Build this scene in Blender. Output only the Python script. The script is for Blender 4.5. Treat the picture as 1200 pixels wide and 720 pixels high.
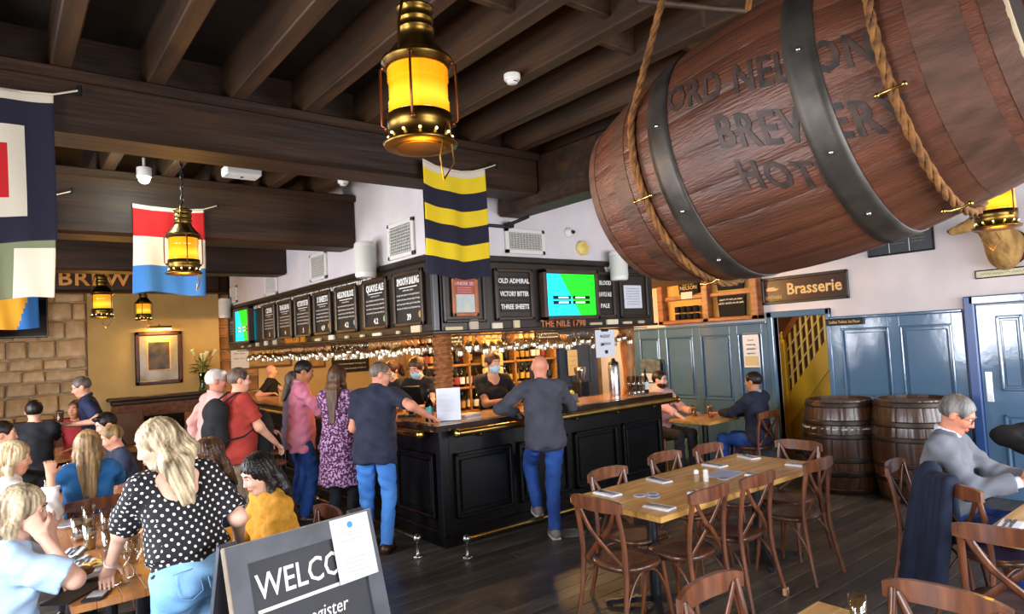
import bpy, bmesh, math, random
import numpy as np
from mathutils import Vector, Matrix, Euler

for _o in list(bpy.data.objects):
    bpy.data.objects.remove(_o)
SC = bpy.context.scene
COL = SC.collection
R = math.radians
PI = math.pi
rng = random.Random(7)

# ------------------------------------------------------------------ camera, world, lights, exposure
CAM_F, CAM_YAW, CAM_PITCH, CAM_ROLL, CAM_H = 762.1, R(38.561), R(3.043), R(-3.055), 1.9
def camera():
    f = Vector((math.sin(CAM_YAW)*math.cos(CAM_PITCH), math.cos(CAM_YAW)*math.cos(CAM_PITCH), math.sin(CAM_PITCH)))
    r0 = Vector((math.cos(CAM_YAW), -math.sin(CAM_YAW), 0)); u0 = r0.cross(f)
    c, s = math.cos(CAM_ROLL), math.sin(CAM_ROLL)
    r = c*r0+s*u0; u = -s*r0+c*u0
    cd = bpy.data.cameras.new('camera'); cd.sensor_width = 36; cd.lens = 36*CAM_F/1200; cd.clip_start = .05; cd.clip_end = 100
    o = bpy.data.objects.new('camera', cd); COL.objects.link(o)
    m = Matrix((( r.x, u.x, -f.x, 0), (r.y, u.y, -f.y, 0), (r.z, u.z, -f.z, CAM_H), (0, 0, 0, 1)))
    o.matrix_world = m
    SC.camera = o
camera()

def lin(h):
    if isinstance(h, str):
        h = h.lstrip('#'); c = [int(h[i:i+2], 16)/255 for i in (0, 2, 4)]
    else: c = h
    return tuple((x/12.92 if x <= .04045 else ((x+.055)/1.055)**2.4) for x in c)+(1,)

W = bpy.data.worlds.new('world'); SC.world = W; W.use_nodes = True
_bg = W.node_tree.nodes['Background']; _bg.inputs[0].default_value = lin('#dfe8f6'); _bg.inputs[1].default_value = 1.2

def area(name, loc, direction, sx, sy, power, col, spread=None):
    l = bpy.data.lights.new(name, 'AREA'); l.shape = 'RECTANGLE'; l.size = sx; l.size_y = sy; l.energy = power; l.color = lin(col)[:3]
    if spread: l.spread = R(spread)
    o = bpy.data.objects.new(name, l); COL.objects.link(o); o.location = loc
    o.rotation_euler = Vector(direction).to_track_quat('-Z', 'Y').to_euler(); o['kind'] = 'helper'
    return o
def point(name, loc, power, col, rad=.03, parent=None):
    l = bpy.data.lights.new(name, 'POINT'); l.energy = power; l.color = lin(col)[:3]; l.shadow_soft_size = rad
    o = bpy.data.objects.new(name, l); COL.objects.link(o); o.location = loc; o['kind'] = 'helper'
    if parent: o.parent = parent
    return o
# daylight entering through the real window openings of the street walls (left wall and the wall behind the camera)
DAY = '#f0f3fc'
WIN_LEFT = [(1.1, 2.9), (4.2, 6.0), (7.4, 9.2)]           # y ranges of windows in wall x=-1.9
WIN_BACK = [(0.3, 2.3), (3.2, 5.2), (5.9, 7.7)]           # x ranges of windows in wall y=-2.2
for y0, y1 in WIN_LEFT:
    area('window_daylight', (-1.98, (y0+y1)/2, 1.75), (1, 0, -.42), y1-y0-.1, 1.9, 160, DAY)
for x0, x1 in WIN_BACK:
    area('window_daylight', ((x0+x1)/2, -2.28, 1.75), (0, 1, -.42), x1-x0-.1, 1.9, 160, DAY)

SC.view_settings.view_transform = 'Standard'; SC.view_settings.look = 'None'
SC.view_settings.gamma = 1; SC.view_settings.use_curve_mapping = False
SC.view_settings.exposure = 0.6
SC.cycles.max_bounces = 8; SC.cycles.diffuse_bounces = 4; SC.cycles.glossy_bounces = 3; SC.cycles.transmission_bounces = 6; SC.cycles.transparent_max_bounces = 12
SC.cycles.caustics_reflective = False; SC.cycles.caustics_refractive = False
SC.cycles.sample_clamp_indirect = 4

# ------------------------------------------------------------------ materials
MATS = {}
def mat(name, c1, c2=None, scale=6, stretch=(1, 1, 1), rough=.5, metal=0, bump=0, bscale=None, spec=.5, trans=0, ior=1.45,
        emit=None, estr=0, detail=5, coat=0, ramp=(.35, .65), rot=None, alpha=1, sss=0, c3=None, dist=0):
    if name in MATS: return MATS[name]
    m = bpy.data.materials.new(name); m.use_nodes = True; nt = m.node_tree; b = nt.nodes['Principled BSDF']
    b.inputs['Base Color'].default_value = lin(c1); b.inputs['Roughness'].default_value = rough; b.inputs['Metallic'].default_value = metal
    b.inputs['Specular IOR Level'].default_value = spec; b.inputs['Transmission Weight'].default_value = trans; b.inputs['IOR'].default_value = ior
    b.inputs['Coat Weight'].default_value = coat; b.inputs['Coat Roughness'].default_value = .15; b.inputs['Alpha'].default_value = alpha
    m.diffuse_color = lin(c1)
    if emit: b.inputs['Emission Color'].default_value = lin(emit); b.inputs['Emission Strength'].default_value = estr
    if c2 or bump:
        tc = nt.nodes.new('ShaderNodeTexCoord'); mp = nt.nodes.new('ShaderNodeMapping'); nt.links.new(tc.outputs['Object'], mp.inputs[0])
        mp.inputs['Scale'].default_value = stretch
        if rot: mp.inputs['Rotation'].default_value = rot
    if c2:
        n = nt.nodes.new('ShaderNodeTexNoise'); n.inputs['Scale'].default_value = scale; n.inputs['Detail'].default_value = detail; n.inputs['Distortion'].default_value = dist
        nt.links.new(mp.outputs[0], n.inputs['Vector'])
        r = nt.nodes.new('ShaderNodeValToRGB'); nt.links.new(n.outputs['Fac'], r.inputs[0])
        e = r.color_ramp.elements; e[0].position, e[1].position = ramp; e[0].color = lin(c1); e[1].color = lin(c2)
        if c3:
            k = e.new((ramp[0]+ramp[1])/2); k.color = lin(c3)
        nt.links.new(r.outputs[0], b.inputs['Base Color'])
    if bump:
        n2 = nt.nodes.new('ShaderNodeTexNoise'); n2.inputs['Scale'].default_value = bscale or scale*3; n2.inputs['Detail'].default_value = 6
        nt.links.new(mp.outputs[0], n2.inputs['Vector'])
        bp = nt.nodes.new('ShaderNodeBump'); bp.inputs['Strength'].default_value = bump; bp.inputs['Distance'].default_value = .01
        nt.links.new(n2.outputs['Fac'], bp.inputs['Height']); nt.links.new(bp.outputs[0], b.inputs['Normal'])
    MATS[name] = m
    return m

def dots_mat(name, base, dot, step, rad, hexa=True):
    """regular dots printed in the cloth's own UV"""
    m = bpy.data.materials.new(name); m.use_nodes = True; nt = m.node_tree; b = nt.nodes['Principled BSDF']; b.inputs['Roughness'].default_value = .85
    uv = nt.nodes.new('ShaderNodeUVMap'); sep = nt.nodes.new('ShaderNodeSeparateXYZ'); nt.links.new(uv.outputs[0], sep.inputs[0])
    def M(op, a, c=None):
        n = nt.nodes.new('ShaderNodeMath'); n.operation = op
        for i, v in enumerate((a, c)):
            if v is None: continue
            if isinstance(v, (int, float)): n.inputs[i].default_value = v
            else: nt.links.new(v, n.inputs[i])
        return n.outputs[0]
    u = M('DIVIDE', sep.outputs[0], step); v = M('DIVIDE', sep.outputs[1], step)
    a = M('ADD', u, v); c = M('SUBTRACT', u, v)
    fa = M('SUBTRACT', M('FRACT', a), .5); fc = M('SUBTRACT', M('FRACT', c), .5)
    d = M('SQRT', M('ADD', M('MULTIPLY', fa, fa), M('MULTIPLY', fc, fc)))
    t = M('LESS_THAN', d, rad)
    mx = nt.nodes.new('ShaderNodeMix'); mx.data_type = 'RGBA'; nt.links.new(t, mx.inputs['Factor'])
    mx.inputs[6].default_value = lin(base); mx.inputs[7].default_value = lin(dot); nt.links.new(mx.outputs[2], b.inputs['Base Color'])
    MATS[name] = m; return m

# ------------------------------------------------------------------ mesh builder
def frame_of(d, up=(0, 0, 1)):
    d = Vector(d).normalized(); up = Vector(up)
    if abs(d.dot(up)) > .98: up = Vector((0, 1, 0)) if abs(d.y) < .9 else Vector((1, 0, 0))
    x = d.cross(up).normalized(); y = x.cross(d).normalized()
    return x, y, d
class MB:
    def __init__(s): s.v = []; s.f = []; s.sm = []
    def add(s, vs, fs, smooth=False):
        n = len(s.v); s.v += [tuple(v) for v in vs]; s.f += [tuple(i+n for i in f) for f in fs]; s.sm += [smooth]*len(fs); return s
    def box(s, c, d, rot=None, taper=1):
        c = Vector(c); hx, hy, hz = d[0]/2, d[1]/2, d[2]/2; vs = []
        m = Euler(rot).to_matrix() if rot else None
        for z in (-1, 1):
            k = taper if z > 0 else 1
            for x, y in ((-1, -1), (1, -1), (1, 1), (-1, 1)):
                p = Vector((x*hx*k, y*hy*k, z*hz)); vs.append(c+(m @ p if m else p))
        return s.add(vs, [(3, 2, 1, 0), (4, 5, 6, 7), (0, 1, 5, 4), (1, 2, 6, 5), (2, 3, 7, 6), (3, 0, 4, 7)])
    def span(s, a, b):
        return s.box([(a[i]+b[i])/2 for i in range(3)], [abs(a[i]-b[i]) for i in range(3)])
    def cbox(s, a, b, ch=.01):
        """box between corners a,b with chamfered edges"""
        bm = bmesh.new(); bmesh.ops.create_cube(bm, size=1)
        d = [abs(a[i]-b[i]) for i in range(3)]; c = [(a[i]+b[i])/2 for i in range(3)]
        for v in bm.verts: v.co = Vector([v.co[i]*d[i]+c[i] for i in range(3)])
        bmesh.ops.bevel(bm, geom=bm.edges[:], offset=min(ch, min(d)*.45), segments=1, affect='EDGES')
        bm.verts.index_update(); s.add([v.co for v in bm.verts], [[v.index for v in f.verts] for f in bm.faces]); bm.free(); return s
    def bar(s, p0, p1, w, h, up=(0, 0, 1), w1=None, h1=None):
        p0, p1 = Vector(p0), Vector(p1); x, y, _ = frame_of(p1-p0, up); vs = []
        for p, ww, hh in ((p0, w, h), (p1, w1 or w, h1 or h)):
            for a, b in ((-1, -1), (1, -1), (1, 1), (-1, 1)): vs.append(p+x*a*ww/2+y*b*hh/2)
        return s.add(vs, [(3, 2, 1, 0), (4, 5, 6, 7), (0, 1, 5, 4), (1, 2, 6, 5), (2, 3, 7, 6), (3, 0, 4, 7)])
    def cyl(s, p0, p1, r0, r1=None, n=12, caps=True, smooth=True):
        r1 = r0 if r1 is None else r1; p0, p1 = Vector(p0), Vector(p1); x, y, _ = frame_of(p1-p0); vs = []
        for p, r in ((p0, r0), (p1, r1)):
            for i in range(n):
                a = 2*PI*i/n; vs.append(p+x*math.cos(a)*r+y*math.sin(a)*r)
        s.add(vs, [(i, (i+1) % n, n+(i+1) % n, n+i) for i in range(n)], smooth)
        if caps: s.add(vs, [tuple(range(n-1, -1, -1)), tuple(range(n, 2*n))])
        return s
    def lathe(s, prof, n=16, c=(0, 0, 0), ax=(0, 0, 1), smooth=True, ph=0, caps=True):
        c = Vector(c); x, y, d = frame_of(ax); vs = []; m = len(prof)
        for r, z in prof:
            for i in range(n):
                a = 2*PI*i/n+ph; vs.append(c+d*z+x*math.cos(a)*r+y*math.sin(a)*r)
        s.add(vs, [(j*n+i, j*n+(i+1) % n, (j+1)*n+(i+1) % n, (j+1)*n+i) for j in range(m-1) for i in range(n)], smooth)
        if caps:
            if prof[0][0] > 1e-5: s.add(vs[:n], [tuple(range(n-1, -1, -1))])
            if prof[-1][0] > 1e-5: s.add(vs[-n:], [tuple(range(n))])
        return s
    def tube(s, pts, r, n=8, closed=False, smooth=True, up=(0, 0, 1), flat=1):
        pts = [Vector(p) for p in pts]; m = len(pts); vs = []; px = None
        rr = r if isinstance(r, (list, tuple)) else [r]*m
        for i, p in enumerate(pts):
            if closed: d = pts[(i+1) % m]-pts[i-1]
            else: d = pts[min(i+1, m-1)]-pts[max(i-1, 0)]
            if px is None: x, y, _ = frame_of(d, up)
            else:
                d = d.normalized(); x = (px-d*px.dot(d)).normalized(); y = d.cross(x)*-1
                y = x.cross(d)
            px = x
            for k in range(n):
                a = 2*PI*k/n; vs.append(p+x*math.cos(a)*rr[i]+y*math.sin(a)*rr[i]*flat)
        fs = [(j*n+k, j*n+(k+1) % n, (j+1)*n+(k+1) % n, (j+1)*n+k) for j in range(m-1) for k in range(n)]
        if closed: fs += [((m-1)*n+k, (m-1)*n+(k+1) % n, (k+1) % n, k) for k in range(n)]
        s.add(vs, fs, smooth)
        if not closed: s.add(vs[:n], [tuple(range(n-1, -1, -1))]); s.add(vs[-n:], [tuple(range(n))])
        return s
    def ell(s, c, r, n=12, m=8, rot=None):
        c = Vector(c); mt = Euler(rot).to_matrix() if rot else None; vs = []
        for j in range(m+1):
            t = PI*j/m
            for i in range(n):
                a = 2*PI*i/n; p = Vector((r[0]*math.sin(t)*math.cos(a), r[1]*math.sin(t)*math.sin(a), r[2]*math.cos(t))); vs.append(c+(mt @ p if mt else p))
        return s.add(vs, [(j*n+i, (j+1)*n+i, (j+1)*n+(i+1) % n, j*n+(i+1) % n) for j in range(m) for i in range(n)], True)
    def prism(s, poly, o, x, y, t):
        """2d polygon extruded by vector t, placed at o with axes x,y"""
        o, x, y, t = Vector(o), Vector(x), Vector(y), Vector(t); n = len(poly)
        a = [o+x*p[0]+y*p[1] for p in poly]; b = [p+t for p in a]
        return s.add(a+b, [tuple(range(n-1, -1, -1)), tuple(range(n, 2*n))]+[(i, (i+1) % n, n+(i+1) % n, n+i) for i in range(n)])
    def grid(s, fn, nu, nv, smooth=True, two=False):
        vs = [fn(u/nu, v/nv) for v in range(nv+1) for u in range(nu+1)]
        return s.add(vs, [(j*(nu+1)+i, j*(nu+1)+i+1, (j+1)*(nu+1)+i+1, (j+1)*(nu+1)+i) for j in range(nv) for i in range(nu)], smooth)
    def shift(s, d):
        s.v = [(v[0]-d[0], v[1]-d[1], v[2]-d[2]) for v in s.v]; return s
    def mesh(s, name, m):
        me = bpy.data.meshes.new(name); me.from_pydata(s.v, [], s.f)
        if any(s.sm): me.polygons.foreach_set('use_smooth', s.sm)
        if m: me.materials.append(m)
        me.validate(); me.update(); return me
    def build(s, name, m, parent=None, fix=True):
        me = s.mesh(name, m)
        if fix:
            bm = bmesh.new(); bm.from_mesh(me); bmesh.ops.recalc_face_normals(bm, faces=bm.faces[:]); bm.to_mesh(me); bm.free()
        o = bpy.data.objects.new(name, me); COL.objects.link(o)
        if parent: o.parent = parent
        return o
def tag(o, label=None, cat=None, group=None, kind=None):
    if label: o['label'] = label
    if cat: o['category'] = cat
    if group: o['group'] = group
    if kind: o['kind'] = kind
    return o
def thing(name, label, cat, loc=(0, 0, 0), rz=0, group=None):
    o = bpy.data.objects.new(name, None); COL.objects.link(o); o.location = loc; o.rotation_euler = (0, 0, rz); o.empty_display_size = .1
    return tag(o, label, cat, group)
KIDS = {}
def dup(root, loc=None, rz=None, label=None, group=None, rot=None):
    def cp(o, par):
        c = o.copy(); COL.objects.link(c); c.parent = par
        for ch in o.children: cp(ch, c)
        return c
    r = cp(root, None)
    if loc is not None: r.location = loc
    if rz is not None: r.rotation_euler = (0, 0, rz)
    if rot is not None: r.rotation_euler = rot
    return tag(r, label, None, group)
def struct(o, label=None): return tag(o, label, None, None, 'structure')

def text_mesh(txt, size, ext=.001, align='CENTER', space=1.0, shear=0, bold=0, res=2):
    cu = bpy.data.curves.new('lettering', 'FONT'); cu.body = txt; cu.size = size; cu.align_x = align; cu.align_y = 'CENTER'
    cu.extrude = ext; cu.space_character = space; cu.shear = shear; cu.offset = bold; cu.resolution_u = res
    o = bpy.data.objects.new('lettering', cu); COL.objects.link(o)
    dg = bpy.context.evaluated_depsgraph_get(); me = bpy.data.meshes.new_from_object(o.evaluated_get(dg))
    bpy.data.objects.remove(o); bpy.data.curves.remove(cu); return me
def text(txt, size, o, x, y, m, parent, name='lettering', sx=1, **k):
    """lettering standing at local point o with reading direction x and up y"""
    me = text_mesh(txt, size, **k); x = Vector(x).normalized(); y = Vector(y).normalized(); n = x.cross(y); o = Vector(o)
    me.transform(Matrix(((x.x*sx, y.x, n.x, o.x), (x.y*sx, y.y, n.y, o.y), (x.z*sx, y.z, n.z, o.z), (0, 0, 0, 1))))
    me.materials.clear(); me.materials.append(m); ob = bpy.data.objects.new(name, me); COL.objects.link(ob); ob.parent = parent; return ob
def scribble(mb, o, x, y, w, h, seed=0, gap=.25):
    """a line of chalk handwriting too small to read: broken wavy strokes"""
    r = random.Random(seed); o, x, y = Vector(o), Vector(x), Vector(y); u = 0; n = x.cross(y)
    while u < w-.01:
        L = min(r.uniform(.6, 2.4)*h*1.6, w-u); k = max(2, int(L/(h*.45))); pts = []
        for i in range(k+1): pts.append((u+L*i/k, (r.uniform(.15, .5) if i % 2 else -r.uniform(.15, .5))*h))
        t = h*.16; vs = []
        for a, b in pts:
            vs += [o+x*a+y*(b-t)+n*.001, o+x*a+y*(b+t)+n*.001]
        mb.add(vs, [(2*i, 2*i+2, 2*i+3, 2*i+1) for i in range(k)])
        u += L+h*gap*2
# ------------------------------------------------------------------ palette
M_beam = mat('dark_beam_timber', '#20130a', '#382413', 3, (.25, 3, 3), rough=.55, bump=.5, bscale=9, c3='#2b1a0d', spec=.35)
M_joist = mat('joist_timber', '#26170b', '#422a15', 3, (3, .3, 3), rough=.6, bump=.4, bscale=8)
M_ceil = mat('ceiling_boards', '#1a130f', '#281d16', 4, rough=.7)
M_white = mat('white_plaster', '#c6c0c3', '#d2cccd', 2, rough=.7, bump=.05, bscale=40)
M_must = mat('mustard_plaster', '#b4965a', '#c8ac6e', 1.2, rough=.65, bump=.1, bscale=12)
M_cream = mat('cream_plaster', '#b99c62', '#cbb27a', 1.5, rough=.7, bump=.1)
M_stone = mat('sandstone', '#b8966c', '#dcc49c', 5, rough=.9, bump=.9, bscale=14, c3='#c9a87e', ramp=(.3, .7))
M_stone2 = mat('sandstone_dark', '#7d5634', '#a5784a', 5, rough=.9, bump=.9, bscale=14)
M_mortar = mat('mortar', '#b9a384', '#cdb996', 9, rough=.95, bump=.4)
M_blue = mat('blue_gloss_paint', '#4a6884', '#53728f', 1.3, rough=.1, bump=.07, bscale=16, spec=.9)
M_black = mat('black_gloss_paint', '#0b0b0c', '#121214', 2, rough=.3, bump=.08, bscale=18)
M_canopy = mat('canopy_dark_paint', '#1d1813', '#2a231c', 3, rough=.35, bump=.08)
M_yellow = mat('yellow_paint', '#c49a1e', '#d4a828', 2, rough=.4)
M_yellow2 = mat('cream_yellow_paint', '#dcc06a', rough=.4)
M_brass = mat('brass', '#a98b4a', '#c8aa62', 6, rough=.22, metal=1)
M_brassold = mat('aged_brass', '#4c3718', '#927236', 7, rough=.36, metal=1, ramp=(.3, .75))
M_chrome = mat('brushed_steel', '#b9bcc0', rough=.25, metal=1)
M_iron = mat('black_iron', '#15161a', '#202228', 8, rough=.4, metal=.3)
M_chairw = mat('chair_walnut', '#4c2a19', '#724226', 5, (4, 4, .7), rough=.32, coat=.35, spec=.5, c3='#5e341e')
M_seatw = mat('chair_seat_walnut', '#3c2318', '#5b3826', 4, (1, 5, 1), rough=.28, coat=.3)
M_oak = mat('oak_tabletop', '#b0803c', '#cfa258', 4, (.5, 6, 3), rough=.33, coat=.15, c3='#b98c4c')
M_oak2 = mat('oak_tabletop_brown', '#9b6435', '#b97b45', 4, (6, .5, 3), rough=.33, coat=.15)
M_paper = mat('white_paper', '#cdd1da', rough=.8)
M_ink = mat('print_ink', '#3a3d44', rough=.8)
M_chalk = mat('chalk', '#e9e7e0', rough=.9)
M_slate = mat('blackboard_slate', '#15130f', '#1e1b17', 4, rough=.55)
M_gold = mat('gold_lettering', '#d99a48', '#e8b266', 9, rough=.5)
M_wplast = mat('white_plastic', '#d8d6d0', rough=.4)
M_rope = mat('manila_rope', '#523418', '#845729', 30, rough=.9, bump=.4)
M_ropedk = mat('dark_rope', '#6a3d1c', '#94592c', 25, rough=.85, bump=.4)
def glass_mat(name, col, rough=.02, ior=1.45):
    return mat(name, col, rough=rough, trans=1, ior=ior)
M_glass = glass_mat('clear_glass', '#ffffff')
M_metal_dark = mat('hoop_iron', '#33302d', '#4f4b46', 6, rough=.5, metal=.7, bump=.3, bscale=10)

# per-object tint so that neighbouring planks / stones differ a little
def add_random(m, amt):
    nt = m.node_tree; b = nt.nodes['Principled BSDF']; lk = b.inputs['Base Color'].links
    oi = nt.nodes.new('ShaderNodeObjectInfo'); mr = nt.nodes.new('ShaderNodeMapRange'); mr.inputs[3].default_value = 1-amt; mr.inputs[4].default_value = 1+amt
    nt.links.new(oi.outputs['Random'], mr.inputs[0]); hs = nt.nodes.new('ShaderNodeHueSaturation'); nt.links.new(mr.outputs[0], hs.inputs['Value'])
    if lk: nt.links.new(lk[0].from_socket, hs.inputs['Color'])
    else: hs.inputs['Color'].default_value = b.inputs['Base Color'].default_value
    nt.links.new(hs.outputs[0], b.inputs['Base Color'])
M_plank = mat('dark_floor_planks', '#3e3a36', '#7c6f62', 2.6, (.5, 2.2, 1), rough=.36, bump=.35, bscale=14, c3='#524a43', ramp=(.36, .78))
add_random(M_plank, .28); add_random(M_stone, .16); add_random(M_stone2, .16)

X0, X1, Y0, Y1, ZC = -1.9, 8.2, -2.2, 14.0, 3.98
# ------------------------------------------------------------------ floor
fl = struct(MB().span((X0-.2, Y0-.2, -.12), (X1+2.2, Y1+.2, -.018)).build('floor', mat('floor_under', '#14120f', '#2a241f', 3, rough=.6)), 'dark timber plank floor of the pub')
_pm = {}
def plank(x0, x1, y0, y1):
    k = round(x1-x0, 2)
    if k not in _pm:
        _pm[k] = MB().cbox((0, 0, -.02), (x1-x0-.003, y1-y0-.004, 0), .003).mesh('plank', M_plank)
    o = bpy.data.objects.new('plank', _pm[k]); COL.objects.link(o); o.parent = fl; o.location = (x0, y0, 0)
    return o
LENS = [1.9, 2.3, 2.7]
row = 0; y = .75
while y < 7.3:
    x = X0
    first = rng.choice([.5, .9, 1.3, 1.7])
    while x < (X1 if y < 5.5 else 3.3)-.05:
        L = min(rng.choice(LENS) if x > X0 else first, X1-x)
        if L < .3: break
        plank(x, x+L, y, y+.16)
        x += L
    y += .16
far = MB(); yy = y
while yy < Y1-.01:
    far.cbox((X0, yy, -.02), (X1, min(yy+.156, Y1), 0), .003); yy += .16
yy = .75-.16
while yy > Y0:
    far.cbox((X0, yy, -.02), (X1, yy+.156, 0), .003); yy -= .16
tag(far.build('far_planks', M_plank, fl), 'distant floor planks', kind='stuff')

# ------------------------------------------------------------------ ceiling, joists, beams
ce = struct(MB().span((X0-.2, Y0-.2, ZC), (X1+.2, Y1+.2, ZC+.1)).build('ceiling', M_ceil), 'dark boarded ceiling above the joists')
def joist(x, y0, y1):
    o = MB().cbox((0, 0, 0), (.11, y1-y0, ZC-3.68), .008).build('joist', M_joist, ce); o.location = (x, y0, 3.68)
xs = [.27+.505*i for i in range(-4, 16)]
for x in xs:
    if x > X0 and x < X1-.1:
        joist(x, Y0, 5.3 if x > 3.1 else Y1)
nog = MB().cbox((0, 0, 0), (.395, .05, .2), .004).mesh('noggin', M_joist)
infill = MB().span((0, 0, 0), (.395, .04, .29)).mesh('infill_board', M_beam)
for i, x in enumerate(xs[:-1]):
    if x+.11 < X0 or x > X1-.6: continue
    for yy, me, z in ((2.45+.25*(i % 2), nog, 3.74), (.6, nog, 3.74), (4.8, infill, 3.682)):
        o = bpy.data.objects.new(me.name, me); COL.objects.link(o); o.parent = ce; o.location = (x+.11, yy, z)
def beam(name, a, b, lab):
    o = MB().cbox(a, b, .03).build(name, M_beam); return struct(o, lab)
beam('ceiling_beam', (X0, 4.62, 3.30), (4.1, 5.0, 3.68), 'huge dark timber beam nearest the camera')
beam('ceiling_beam', (X0, 6.95, 3.08), (3.29, 7.36, 3.68), 'second dark beam ending at the white wall above the bar')
beam('ceiling_beam', (X0, 9.25, 3.03), (3.29, 9.65, 3.68), 'third dark beam behind the lantern')
beam('ceiling_beam', (X0, 12.95, 3.12), (X1, 13.35, 3.68), 'dark beam carrying the gold brewery lettering')
beam('ceiling_beam', (4.1, Y0, 3.2), (4.42, 5.31, 3.69), 'dark cross beam above the bar front')
# bead moulding along the top of the two nearest beams
for yb, x1 in ((4.6, 4.1), (6.93, 3.29)):
    struct(MB().cbox((X0, yb-.02, 3.61), (x1, yb+.03, 3.685), .012).build('trim_1', M_beam), 'bead moulding along beam top')
b4 = struct(MB().cbox((.1, 12.9, 3.14), (3.3, 12.948, 3.5), .01).build('trim_2', mat('sign_board_brown', '#2a1a10', '#38241a', 3, rough=.4)), 'dark board with gold brewery lettering')
text('BREWERY', .33, (1.66, 12.893, 3.32), (1, 0, 0), (0, 0, 1), M_gold, b4, sx=1.1, bold=.006, space=1.1, ext=.006)

# ------------------------------------------------------------------ walls
def wall(name, a, b, m, lab): return struct(MB().span(a, b).build(name, m), lab)
# left street wall with three windows (x = X0) and back street wall (y = Y0)
def window_wall(name, axis, at, rngs, lo, hi, lab):
    mb = MB(); z0, z1 = .8, 2.75; c = lo
    def bx(u0, u1, za, zb):
        if axis == 'x': mb.span((at-.3, u0, za), (at, u1, zb))
        else: mb.span((u0, at-.3, za), (u1, at, zb))
    for u0, u1 in rngs:
        bx(c, u0, 0, ZC); bx(u0, u1, 0, z0); bx(u0, u1, z1, ZC); c = u1
    bx(c, hi, 0, ZC)
    struct(mb.build(name, M_cream), lab)
    for i, (u0, u1) in enumerate(rngs):
        f = MB(); s = .05
        def fb(ua, ub, za, zb):
            if axis == 'x': f.span((at-.06, ua, za), (at, ub, zb))
            else: f.span((ua, at-.06, za), (ub, at, zb))
        fb(u0, u0+s, z0, z1); fb(u1-s, u1, z0, z1); fb(u0, u1, z0, z0+s); fb(u0, u1, z1-s, z1); fb((u0+u1)/2-.03, (u0+u1)/2+.03, z0, z1); fb(u0, u1, 1.75, 1.8)
        struct(f.build('window_%d' % (i+1), M_wplast), 'white framed street window '+lab)
window_wall('wall_left', 'x', X0, WIN_LEFT, Y0-.3, Y1+.3, 'in the left street wall')
window_wall('wall_back', 'y', Y0, WIN_BACK, X0-.3, X1+.3, 'in the street wall behind the camera')

# far wall: sandstone blocks either side of a mustard chimney breast
wf = wall('wall_far', (X0-.2, Y1+.06, 0), (X1+.2, Y1+.3, ZC), M_mortar, 'sandstone far wall with mustard chimney breast')
def stones(x0, x1, z0, z1, y, m, seed):
    r = random.Random(seed); z = z0
    while z < z1-.05:
        h = min(r.choice([.2, .24, .29, .33]), z1-z); x = x0
        while x < x1-.02:
            L = r.uniform(.26, .62)
            if x1-(x+L) < .18: L = x1-x
            d = r.uniform(.07, .11)
            bm = MB().cbox((0, -d, 0), (L-.022, .03, h-.022), .025)
            bm.v = [(a+r.uniform(-.009, .009), b+r.uniform(-.012, .012), c+r.uniform(-.009, .009)) for a, b, c in bm.v]
            o = bm.build('stone_block', m, wf); o.location = (x, y, z); x += L
        z += h
stones(-.25, 1.3, .5, 3.2, Y1+.06, M_stone, 3)
stones(3.52, 4.3, .6, 3.2, Y1+.06, M_stone2, 5)
br = MB().span((1.3, Y1-.12, 0), (3.52, Y1+.06, ZC)).build('chimney_breast', M_must, wf)
MB().span((4.3, Y1, 0), (X1, Y1+.06, ZC)).build('plaster_panel', M_cream, wf)
# mantel with fireplace below
ma = thing('mantelpiece', 'dark wooden mantel shelf above the stone fireplace', 'mantel', (2.42, Y1-.12, 0))
MB().cbox((-.86, -.2, 1.2), (.86, 0, 1.26), .012).build('shelf', mat('mantel_wood', '#2f1d12', '#46301f', 5, (1, 5, 5), rough=.4), ma)
MB().cbox((-.8, -.13, 1.12), (.8, 0, 1.2), .02).build('moulding', MATS['mantel_wood'], ma)
MB().span((-.78, -.05, .88), (.78, 0, 1.12)).build('frieze', mat('red_stone', '#5c3b2c', '#7c5642', 14, rough=.8, bump=.5), ma)
MB().span((-.78, -.06, 0), (-.42, 0, .88)).span((.42, -.06, 0), (.78, 0, .88)).build('jamb', M_stone2, ma)
MB().span((-.42, -.02, 0), (.42, -.005, .88)).build('firebox', mat('soot', '#0c0a09', rough=.9), ma)

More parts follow.
